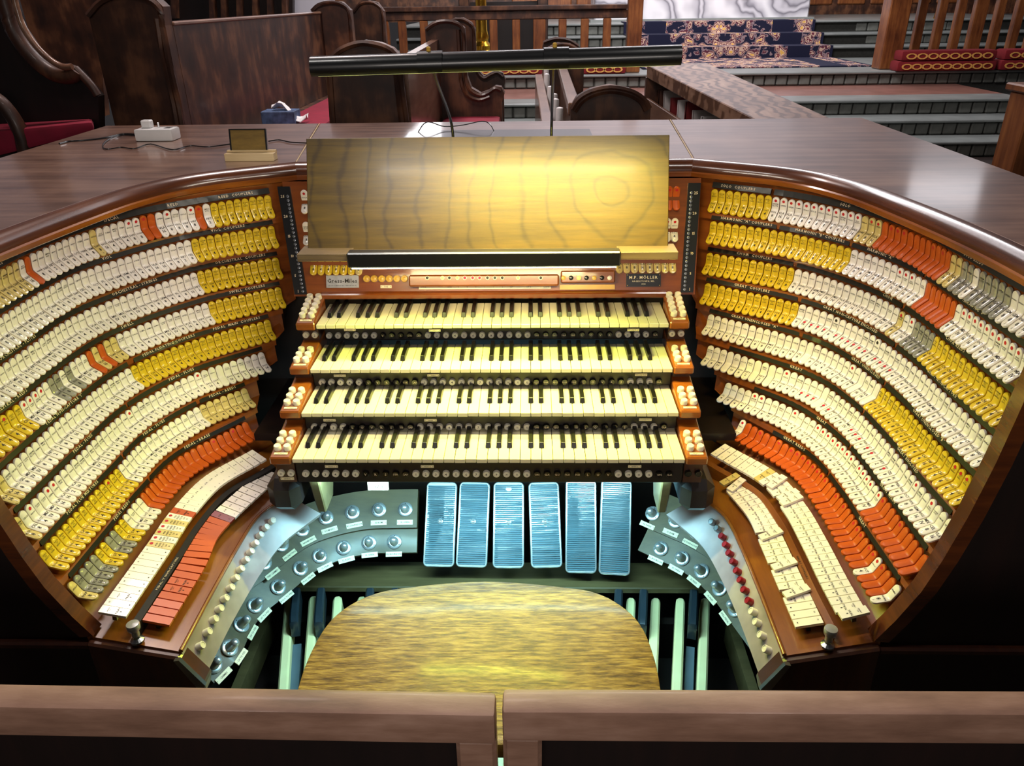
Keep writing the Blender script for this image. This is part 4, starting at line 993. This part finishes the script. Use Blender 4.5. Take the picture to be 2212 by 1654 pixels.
leaf('left leaf of the brown panelled wooden screen in the foreground', -.92, -.042, -.722, -.733, (-.92, -.86), (-.090, -.042))
leaf('right leaf of the brown panelled wooden screen in the foreground', -.034, .86, -.727, -.722, (-.034, .012), (.80, .86))

# ================================================================== THINGS ON THE CONSOLE TOP
ZTT = ZT
a = PZ(293, 306, ZTT); b = PZ(367, 308, ZTT)
ps = thing('power_strip', ((a.x + b.x) / 2, a.y + .03, ZTT), 'white power strip lying on the left of the console top', 'power strip')
part('body', MB().box(a.x, b.x, a.y, a.y + .062, ZTT, ZTT + .034, 'white'), ps, bevel=.006, seg=2, smooth=.6)
part('switch', MB().lathe([(.003, 0), (.003, .014), (.001, .015)], 'chrome', frame((b.x - .05, a.y + .035, ZTT + .034), (1, 0, 0), (0, 1, 0), (0, 0, 1)), 8), ps)
part('socket_slot', MB().box(b.x - .03, b.x - .012, a.y + .02, a.y + .045, ZTT + .0338, ZTT + .0345, 'ink'), ps)
solid('charger', MB().box(a.x + .014, a.x + .042, a.y + .024, a.y + .050, ZTT + .034, ZTT + .056, 'white'), 'small white charger plugged into the top of the power strip', 'charger', bevel=.003)
def wire(name, pts, r, label, z=ZTT + .003, cat='cable'):
    P_ = cr([PZ(x, y, z) for x, y in pts], 5); return solid(name, MB().tube(P_, r, 'black', 6), label, cat, smooth=1)
wire('power_cable', [(292, 290), (262, 290), (225, 298), (180, 303), (150, 305), (128, 310)], .0026, 'black power cord running from the power strip to the left edge')
wire('thin_cable', [(293, 293), (265, 292), (238, 299), (222, 313), (230, 322), (262, 318), (290, 321), (325, 311), (372, 323), (410, 315), (450, 317), (498, 311)], .0018, 'thin black cable winding from the power strip to the small picture stand')
wire('short_cable', [(580, 305), (603, 302), (628, 307), (668, 309)], .0018, 'short black cable between picture stand and music desk')
P_ = cr([PY(x, y, Y) for x, y, Y in [(900, 291, 2.38), (915, 268, 2.42), (930, 264, 2.44), (960, 273, 2.44), (1000, 270, 2.44), (1040, 262, 2.44), (1058, 268, 2.42), (1070, 289, 2.38)]], 5)
solid('loose_wire', MB().tube(P_, .0016, 'black', 6), 'thin black wire looping up behind the lamp stems', 'cable', smooth=1)
a = PZ(486, 349, ZTT); b = PZ(598, 344, ZTT)
sd_ = thing('picture_stand', ((a.x + b.x) / 2, a.y + .02, ZTT), 'pale pine block stand holding the small framed picture', 'stand')
part('block', MB().box(a.x, b.x, a.y, a.y + .034, ZTT, ZTT + .019, 'pine').box(a.x, b.x, a.y + .022, a.y + .034, ZTT + .019, ZTT + .024, 'pine'), sd_, bevel=.001)
fc = PY(537, 327, a.y + .02); fc.z = ZTT + .019; uu = Vector((0, .22, .975)); nn = Vector((0, -.975, .22))
fr = thing('framed_picture', fc, 'small black framed picture standing in the pine block', 'picture')
F = frame(fc + uu * .0285 + Vector((0, .005, 0)), (1, 0, 0), uu, nn)
mb = MB()
for (x0_, x1_, y0_, y1_) in ((-.048, -.0445, -.0285, .0285), (.0445, .048, -.0285, .0285), (-.0445, .0445, .0255, .0285), (-.0445, .0445, -.0285, -.0255)): mb.merge(MB().box(x0_, x1_, y0_, y1_, -.004, .003, 'black'), F)
part('frame', mb, fr); part('picture', MB().box(-.0445, .0445, -.0255, .0255, -.003, .0008, 'frame_pic').xf(F), fr)

# ================================================================== CHOIR STALLS AND PEWS
def slabpx(pts, Y, d, m='pew'): return MB().prism([PY(x, y, Y) for x, y in pts], (0, d, 0), m)
def band(pts, Y, r, m='pew', d=.03, n=6):
    """moulding bead following an outline on the face of an end panel"""
    P_ = cr([PY(x, y, Y) for x, y in pts], 3); return MB().tube([p + Vector((0, -.006, 0)) for p in P_], r, m, n)
def down(p, Y, z): q = PY(p[0], p[1], Y); return (q.x, Y, z)
def endpanel(parent, outline, Y, d=.06, feet=True, bead=None, br=.013):
    """outline: pixel points over the top; sides go straight down to the floor"""
    P_ = [PY(x, y, Y) for x, y in outline]; zf = CF
    poly = [(P_[0].x, Y, zf)] + [tuple(p) for p in P_] + [(P_[-1].x, Y, zf)]
    o = part('end_panel', MB().prism(poly, (0, d, 0), 'pew'), parent)
    for bd in bead or []: part('moulding', band(bd, Y, br), parent, smooth=1)
    return o
# stall row 1 (left, long back)
p1 = thing('choir_pew', (-1.5, 4.7, CF), 'long dark choir pew with tall arched end and plain back on the left', 'pew')
endpanel(p1, [(190, 28), (218, -5), (270, -22), (325, -12), (352, 14), (357, 55)], 3.4, .07, bead=[[(192, 34), (222, 2), (270, -12), (320, -2), (346, 20), (352, 58)], [(352, 58), (366, 130), (384, 210), (394, 272)], [(340, 40), (352, 110), (372, 200), (384, 272)]])
part('back', MB().box(-1.535, -1.494, 3.47, 6.0, -.66, -.085, 'pew'), p1)
part('back_cap', MB().box(-1.54, -1.488, 3.47, 6.0, -.087, -.070, 'pewrail'), p1, bevel=.005)  # paler wood stands in for the white highlight along the top edge
part('seat', MB().box(-1.49, -1.06, 3.47, 6.0, -.66, -.62, 'pew'), p1)
endpanel(p1, [(672, 20), (685, 8), (712, 1), (738, 4), (757, 22)], 6.0, .08, bead=[[(674, 24), (688, 11), (712, 5), (736, 8), (754, 26), (758, 90)]])
solid('pew_cushion', MB().box(-1.33, -1.06, 3.5, 5.98, -.62, -.565, 'velvet'), 'deep red velvet seat cushion under the tissue box', 'cushion', bevel=.02, seg=2, smooth=.9)
p5 = thing('choir_pew', (-1.4, 7.2, CF), 'farther dark pew end with arched top beyond the first pew', 'pew')
endpanel(p5, [(762, 22), (775, 6), (795, 1), (815, 5), (829, 24)], 7.3, .08, bead=[[(764, 26), (778, 9), (796, 5), (812, 9), (826, 28), (830, 95)]])
part('rail', MB().box(PY(757, 40, 7.3).x, PY(764, 40, 7.3).x, 6.2, 7.3, -.32, -.12, 'pew'), p5)
# tissue box
tp = PZ(600, 270, -.565); tb_ = thing('tissue_box', tp, 'blue patterned tissue box with white tissue on red cushion', 'tissue box')
part('box', MB().box(tp.x - .08, tp.x + .09, tp.y, tp.y + .12, -.565, -.500, 'bluebox'), tb_, bevel=.003)
rows = []
for i in range(7):
    rows.append([(tp.x - .03 + i * .028, tp.y + .03 + j * .012 + .01 * math.sin(i * 1.3), -.497 + .028 * math.sin(i * .9 + .5) + .012 * math.sin(j * 1.7 + i) - .004 * i * (i > 3)) for j in range(6)])
mb = MB().grid(rows, 'paper'); mb2 = MB().grid([[(p[0], p[1], p[2] - .003) for p in r] for r in rows[::-1]], 'paper')
part('tissue', mb.merge(mb2, Matrix.Identity(4)), tb_, smooth=2)
# stall row 2
p2 = thing('choir_pew', (-.55, 3.9, CF), 'dark choir pew in the middle with low arched end and scrolled far arm', 'pew')
endpanel(p2, [(700, 140), (722, 110), (752, 94), (785, 87), (820, 92), (848, 104), (866, 124)], 3.3, .06,
         bead=[[(704, 142), (728, 114), (756, 99), (785, 93), (818, 98), (842, 108), (860, 126)], [(862, 126), (866, 170), (874, 230), (880, 272)], [(852, 124), (857, 170), (864, 230), (870, 272)], [(712, 150), (716, 210), (720, 272)]])
part('back', MB().hull8([(-.545, 3.36, -.70), (-.505, 3.36, -.70), (-.505, 4.56, -.70), (-.545, 4.56, -.70)], [(-.545, 3.36, -.215), (-.505, 3.36, -.215), (-.505, 4.56, -.20), (-.545, 4.56, -.20)], 'pewrail'), p2)
part('seat', MB().box(-.50, -.15, 3.36, 4.56, -.70, -.66, 'pew'), p2)
sc = [(918, 60), (935, 47), (958, 42), (985, 46), (1003, 60), (1006, 110), (1009, 165), (1018, 190), (1038, 202), (1055, 196), (1070, 186), (1083, 188), (1090, 202), (1084, 222)]
endpanel(p2, sc, 4.56, .08, bead=[[(920, 64), (938, 51), (960, 46), (984, 50), (1000, 64), (1003, 110), (1006, 168), (1016, 195), (1038, 206), (1056, 200), (1070, 191), (1082, 196)], [(990, 64), (993, 120), (996, 172), (1008, 204), (1034, 216), (1058, 209)]], br=.012)
solid('pew_cushion', MB().box(-.49, -.17, 3.4, 4.54, -.66, -.60, 'velvet'), 'red velvet cushion on the middle pew below the scrolled arm', 'cushion', bevel=.02, seg=2, smooth=.9)
p3 = thing('choir_pew', (-.5, 5.6, CF), 'farther scrolled pew end just behind the middle pew', 'pew')
endpanel(p3, [(968, 44), (982, 38), (1000, 38), (1018, 48), (1026, 62), (1028, 120), (1032, 150), (1045, 165), (1058, 158), (1072, 152), (1086, 158), (1092, 172), (1088, 192)], 5.7, .08,
         bead=[[(972, 47), (984, 42), (1000, 42), (1015, 51), (1023, 64), (1025, 122), (1030, 154), (1045, 169), (1060, 162), (1074, 157), (1086, 166)]], br=.012)
# stall row 0, far left near
p0 = thing('choir_pew', (-1.95, 3.3, CF), 'nearest dark pew at the far left with sweeping scrolled arm', 'pew')
part('arm', band([(6, -30), (14, 10), (30, 62), (62, 112), (100, 148), (132, 163), (158, 162), (168, 150)], 3.1, .030, 'pew', n=8), p0, smooth=1)
part('arm_bead', band([(28, -30), (36, 10), (52, 58), (82, 102), (112, 130), (138, 144), (158, 144)], 3.07, .012, 'pewrail', n=8), p0, smooth=1)
part('arm_front', band([(164, 148), (182, 166), (200, 186), (213, 206)], 3.1, .016, 'pew', n=8), p0, smooth=1)
part('end_panel', MB().prism([PY(x, y, 3.16) for x, y in [(-40, -40), (20, -20), (44, 62), (80, 115), (125, 158), (166, 152), (212, 208), (216, 360), (-40, 360)]], (0, .05, 0), 'dark'), p0)
part('front_leg', band([(-22, 205), (5, 222), (28, 250), (46, 285), (57, 330), (60, 360)], 3.0, .028, 'pew', n=8), p0, smooth=1)
part('rear_panel', MB().prism([PY(x, y, 4.6) for x, y in [(-60, -50), (205, -50), (228, 250), (-60, 250)]], (0, .05, 0), 'pew'), p0)
part('seat', MB().hull8([PY(-30, 372, 2.97), PY(222, 330, 2.97), PY(222, 330, 3.14), PY(-30, 372, 3.14)], [PY(-30, 340, 2.97), PY(222, 300, 2.97), PY(222, 300, 3.14), PY(-30, 340, 3.14)], 'dark'), p0)
mb = MB().hull8([PY(-30, 345, 2.98), PY(205, 286, 2.98), PY(205, 282, 3.15), PY(-30, 335, 3.15)], [PY(-30, 285, 2.98), PY(200, 262, 2.98), PY(200, 256, 3.15), PY(-30, 268, 3.15)], 'velvet')
solid('pew_cushion', mb, 'dark red velvet cushion on the nearest pew at the far left', 'cushion', bevel=.015, seg=2, smooth=.9)
# backdrop left
solid('stone_pillar', MB().prism([PY(x, y, 9.0) for x, y in [(390, -60), (440, -60), (455, 42), (378, 42)]], (0, .5, 0), 'wallstone'), 'pale draped stone pillar rising behind the left pew back', 'pillar')
solid('stone_pillar', MB().prism([PY(x, y, 9.0) for x, y in [(632, -60), (700, -60), (700, 40), (628, 40)]], (0, .5, 0), 'wallstone'), 'pale stone pillar between stall and far pew ends', 'pillar')
bs = thing('back_stall', (-3.6, 8.6, -1.43), 'dark back stall with upright divisions against the left wall', 'stall')
part('stall_panel', MB().prism([PY(x, y, 8.6) for x, y in [(200, -80), (632, -80), (632, 60), (200, 60)]], (0, .08, 0), 'dark'), bs)
for x in (345, 372, 455, 480, 514, 548, 580, 612): part('division', MB().prism([PY(q, y, 8.5) for q, y in [(x - 5, -80), (x + 3, -80), (x + 7, 40), (x - 3, 40)]], (0, .1, 0), 'pew'), bs)
# stall row 3 (desk with book trough)
p4 = thing('choir_desk', (.33, 4.2, CF), 'dark choir desk with arched end and book trough right of centre', 'choir desk')
endpanel(p4, [(1233, 232), (1246, 210), (1275, 193), (1318, 184), (1362, 192), (1392, 209), (1406, 230)], 3.3, .06, bead=[[(1236, 236), (1250, 214), (1277, 198), (1318, 190), (1360, 197), (1388, 213), (1402, 234)], [(1241, 240), (1256, 219), (1280, 204), (1318, 196), (1358, 203), (1384, 218), (1396, 238)]])
endpanel(p4, [(1180, 118), (1184, 102), (1205, 92), (1232, 94), (1256, 108), (1262, 122)], 5.5, .06, bead=[[(1182, 108), (1206, 96), (1232, 98), (1256, 113)]])
endpanel(p4, [(1172, 100), (1176, 88), (1200, 80), (1226, 82), (1250, 96)], 6.3, .06, bead=[[(1174, 92), (1200, 84), (1228, 87), (1250, 100)]])
a, b = PY(1238, 222, 3.34), PY(1210, 132, 5.48)
part('top_rail', MB().hull8([a + Vector((-.02, 0, -.05)), a + Vector((.03, 0, -.05)), b + Vector((.03, 0, -.05)), b + Vector((-.02, 0, -.05))], [a + Vector((-.02, 0, 0)), a + Vector((.03, 0, 0)), b + Vector((.03, 0, 0)), b + Vector((-.02, 0, 0))], 'pewrail'), p4, bevel=.004)
part('trough_wall', MB().hull8([a + Vector((-.0, 0, -.6)), a + Vector((.02, 0, -.6)), b + Vector((.02, 0, -.5)), b + Vector((.0, 0, -.5))], [a + Vector((0, 0, -.05)), a + Vector((.02, 0, -.05)), b + Vector((.02, 0, -.05)), b + Vector((0, 0, -.05))], 'pewrail'), p4)
c_, d_ = PY(1196, 270, 3.34), PY(1172, 160, 5.48)
part('trough_front', MB().hull8([c_ + Vector((-.05, 0, -.3)), c_ + Vector((-.02, 0, -.3)), d_ + Vector((-.02, 0, -.3)), d_ + Vector((-.05, 0, -.3))], [c_ + Vector((-.05, 0, 0)), c_ + Vector((0, 0, 0)), d_ + Vector((0, 0, 0)), d_ + Vector((-.05, 0, 0))], 'pewrail'), p4, bevel=.004)
for i, (x, y, Y) in enumerate([(1180, 147, 5.3), (1181, 160, 5.0), (1189, 187, 4.4), (1197, 203, 4.05), (1200, 214, 3.85), (1209, 233, 3.6)]):
    p = PY(x, y, Y); r_ = (9.5 + i) / FPX * Y * .55
    bl = ['farthest', 'second farthest', 'third farthest', 'third nearest', 'second nearest', 'nearest'][i]
    solid('rolled_booklet', MB().lathe([(r_, -.22), (r_, -.012), (r_ * .9, 0), (r_ * .2, .004)], 'paper', frame(p, (1, 0, 0), (0, 1, 0), (0, 0, 1)), 12), f'{bl} of the six white rolled booklets in the book trough of the choir desk', 'booklet', 'white booklets in the trough', smooth=.7)
# book desk on the right
bd = thing('book_desk', (1.1, 3.9, CF), 'long oak book desk with grained sloping top, right of centre', 'desk')
n0, n1 = PY(1640, 262, 3.3), PY(1805, 260, 3.3); f0, f1 = PY(1398, 140, 5.2), PY(1525, 135, 5.2)
e0 = n0 + (n0 - f0) * .27; e1 = n1 + (n1 - f1) * .27; dz = Vector((0, 0, -.075))
part('desk_top', MB().hull8([e0 + dz, e1 + dz, f1 + dz, f0 + dz], [e0, e1, f1, f0], 'deskoak'), bd, bevel=.004)
dz2 = Vector((.015, 0, -.33)); dz3 = Vector((0, 0, -.03)); sx = Vector((.26, 0, 0))
part('shelf', MB().hull8([e0 + dz2 + dz3, e0 + dz2 + dz3 + sx, f0 + dz2 + dz3 + sx, f0 + dz2 + dz3], [e0 + dz2, e0 + dz2 + sx, f0 + dz2 + sx, f0 + dz2], 'pewrail'), bd)
part('back_board', MB().hull8([e0 + sx + dz2, e0 + sx + dz2 + Vector((.02, 0, 0)), f0 + sx + dz2 + Vector((.02, 0, 0)), f0 + sx + dz2], [e0 + sx + dz, e0 + sx + dz + Vector((.02, 0, 0)), f0 + sx + dz + Vector((.02, 0, 0)), f0 + sx + dz], 'dark'), bd)
part('front_lip', MB().hull8([e0 + dz2 + Vector((-.012, 0, -.03)), e0 + dz2 + Vector((.008, 0, -.03)), f0 + dz2 + Vector((.008, 0, -.03)), f0 + dz2 + Vector((-.012, 0, -.03))], [e0 + dz2 + Vector((-.012, 0, .135)), e0 + dz2 + Vector((.008, 0, .135)), f0 + dz2 + Vector((.008, 0, .135)), f0 + dz2 + Vector((-.012, 0, .135))], 'pewrail'), bd, bevel=.003)
part('end_board', MB().prism([f0 + Vector((0, .0, 0)) + dz, f0 + Vector((.33, 0, 0)) + dz, f0 + Vector((.33, 0, -1.04)), f0 + Vector((0, 0, -1.04))], (0, .05, 0), 'pew'), bd)
part('base_board', MB().hull8([e0 + Vector((.06, 0, -.96)), e0 + Vector((.09, 0, -.96)), f0 + Vector((.09, 0, -1.04)), f0 + Vector((.06, 0, -1.04))], [e0 + dz2 + Vector((.06, 0, -.03)), e0 + dz2 + Vector((.09, 0, -.03)), f0 + dz2 + Vector((.09, 0, -.03)), f0 + dz2 + Vector((.06, 0, -.03))], 'dark'), bd)
bk_ = [('book_brown', 'brown', 0), ('book_grey', 'pale grey', 14), ('book_red', 'red', 6), ('paper', 'white', 3), ('book_red', 'dark red', 0), ('book_grey', 'grey', 4), ('paper', 'white', 0), ('book_brown', 'brown', 8), ('book_red', 'red', 3), ('book_brown', 'brown', 18), ('book_grey', 'pale grey', 22), ('book_red', 'red', 5), ('book_red', 'red', 2), ('book_brown', 'brown', 0), ('book_red', 'red', 10), ('book_red', 'red', 2)]
ordn = ['farthest', 'second', 'third', 'fourth', 'fifth', 'sixth', 'seventh', 'eighth', 'ninth', 'tenth', 'eleventh', 'twelfth', 'thirteenth', 'fourteenth', 'fifteenth', 'nearest']
for i, (m_, nm, lean) in enumerate(bk_):
    f = .06 + i * .0595; p = f0.lerp(e0, f) + dz2 + Vector((.03, 0, 0)); h_ = random.uniform(.19, .225); th_ = random.uniform(.018, .034)
    R = Matrix.Translation(p) @ Matrix.Rotation(math.radians(-lean), 4, 'X')
    bkx = thing('book', p, f'{nm} book, {ordn[i]} in the row on the shelf under the oak book desk' if i else f'{nm} book at the far end of the shelf under the oak desk', 'book', 'books under the oak desk')
    part('cover', MB().box(0, .13, -th_, -th_ + .003, 0, h_, m_).box(0, .13, -.003, 0, 0, h_, m_).box(0, .004, -th_, 0, 0, h_, m_).xf(R), bkx)
    part('pages', MB().box(.004, .126, -th_ + .003, -.003, .004, h_ - .004, 'paper').xf(R), bkx)
solid('end_post', MB().box(1.935, 2.06, 3.15, 3.3, CF, -.36, 'post').box(1.92, 2.075, 3.13, 3.32, -.36, -.33, 'post'), 'square dark wooden post at the right edge behind the console', 'post', bevel=.006)

# ================================================================== CHANCEL RAILS, KNEELERS, CARPET, ALTAR
def rail_unit(label, xs, wide, xa, xb, ztop, Y=10.26, z0=-.83):
    t = thing('balustrade', (PY((xa + xb) / 2, 60, Y).x, Y, z0), label, 'railing')
    A, B = PY(xa, 0, Y).x, PY(xb, 0, Y).x
    part('hand_rail', MB().box(A, B, Y - .07, Y + .09, ztop, ztop + .055, 'pew').box(A, B, Y - .03, Y + .05, ztop - .10, ztop, 'pew'), t, bevel=.01)
    for i, x in enumerate(xs):
        p = PY(x, 60, Y).x; hw = .075 if i in wide else .048
        part('baluster', MB().box(p - hw, p + hw, Y - .045, Y + .045, z0, ztop - .10, 'post'), t, bevel=.008)
    return t
rail_unit('low wooden balustrade in front of the altar steps, left of the aisle', [832, 869, 916, 968, 1019, 1066, 1115, 1165, 1215, 1263, 1311], (3, 7), 815, 1356, -.14)
rail_unit('wooden balustrade right of the altar carpet', [1984, 2026, 2066, 2108, 2150, 2192, 2230], (3,), 1950, 2260, .02)
for x0_, x1_, nm in ((1354, 1385, 'left'), (1908, 1953, 'right')):
    a = PY(x0_, 80, 9.95).x; b = PY(x1_, 80, 9.95).x
    solid('gate_post', MB().box(a, b, 9.9, 9.9 + (b - a), -.83, .7, 'post'), f'thick square wooden post {nm} of the floral carpet', 'post', bevel=.012)
def kneeler(xa, xb, lev, label, Y=9.80):
    z0 = -.83 + lev * .112; h_ = .11; xA, xB = PY(xa, 150, Y).x, PY(xb, 150, Y).x
    t = thing('kneeler', ((xA + xB) / 2, Y, z0), label, 'kneeler', 'red kneelers with gold chain border')
    part('cushion', MB().box(xA, xB, Y - .03, Y + .20, z0, z0 + h_, 'kneel'), t, bevel=.03, seg=2, smooth=.9)
    mb = MB(); n = max(4, int((xB - xA - .06) / .115))
    for i in range(n):
        cx = xA + .05 + (xB - xA - .1) * (i + .5) / n; F = frame((cx, Y - .036, z0 + h_ * .46), (1, 0, 0), (0, 0, 1), (0, -1, 0)); rows = []
        for a in range(10):
            an = 2 * pi * a / 10; c, s_ = math.cos(an), math.sin(an)
            rows.append([F @ Vector((c * .062 * k_, s_ * h_ * .30 * k_, z_)) for k_, z_ in ((1.0, 0), (.66, 0), (.66, -.01), (1.0, -.01))])
        rows.append(rows[0]); mb.grid(rows, 'goldthread', True)
    o = part('chain_border', mb, t); o['kind'] = 'stuff'
kneeler(1030, 1172, 0, 'red kneeler with gold chain border left of the book trough')
kneeler(1258, 1352, 0, 'red kneeler with gold chain border right of the book trough')
kneeler(1935, 2148, 0, 'lower red kneeler of the pile beside the right gate post', 9.66)
kneeler(1940, 2144, 1, 'upper red kneeler of the pile beside the right gate post', 9.66)
kneeler(2156, 2300, 0, 'lower red kneeler at the right edge of the picture', 9.66)
kneeler(2160, 2300, 1, 'upper red kneeler at the right edge of the picture', 9.66)
cx0, cx1 = 1.42, 4.30; prof = [(10.36, -.829), (11.86, -.826), (11.86, -.676), (12.31, -.676), (12.31, -.526), (12.76, -.526), (12.76, -.366), (13.2, -.366)]
mb = MB(); up_ = [(y - (.0 if i % 2 == 0 else 0), z) for i, (y, z) in enumerate(prof)]
ring_a = [(y, z) for y, z in prof]; th_ = .012
off = [(10.36, -.815), (11.848, -.814), (11.848, -.664), (12.298, -.664), (12.298, -.514), (12.748, -.514), (12.748, -.354), (13.2, -.354)]
poly = ring_a + off[::-1]
mb.loft([[(cx0, y, z) for y, z in poly], [(cx1, y, z) for y, z in poly]], 'carpet')
solid('carpet_runner', mb, 'navy floral carpet runner laid up the altar steps', 'carpet')
al = thing('altar', (2.7, 13.7, -.37), 'white veined marble altar block at the top of the steps', 'altar')
part('block', MB().box(1.02, 4.38, 13.35, 14.3, -.37, .75, 'marble'), al, bevel=.02)
part('plinth', MB().box(.95, 4.45, 13.28, 14.4, -.37, -.33, 'nosing'), al)
def stick(px, yb, Y, h_, r, label):
    p = PY(px, yb, Y)
    solid('candle_stand', MB().lathe([(r * 2.2, 0), (r * 2.2, .04), (r * 1.7, .07), (r * 1.8, .12), (r * 1.1, .17), (r * 1.3, .22), (r, .3), (r * .9, h_ - .1), (r * 1.3, h_ - .05), (r * .8, h_)], 'brass', frame(p, (1, 0, 0), (0, 1, 0), (0, 0, 1)), 16), label, 'candlestick', smooth=.6)
stick(1042, 120, 10.8, 1.0, .075, 'thick brass candle stand behind the left balustrade')
stick(2018, 75, 12.9, 1.0, .05, 'slim brass candle stand behind the right balustrade')
solid('clergy_seat', MB().box(-.9, .2, 12.0, 12.5, -.83, -.05, 'dark').box(-1.0, -.85, 11.8, 12.5, -.83, .3, 'pew').box(.1, .25, 11.8, 12.5, -.83, .3, 'pew'), 'dark clergy seat standing behind the left balustrade', 'seat', bevel=.01)
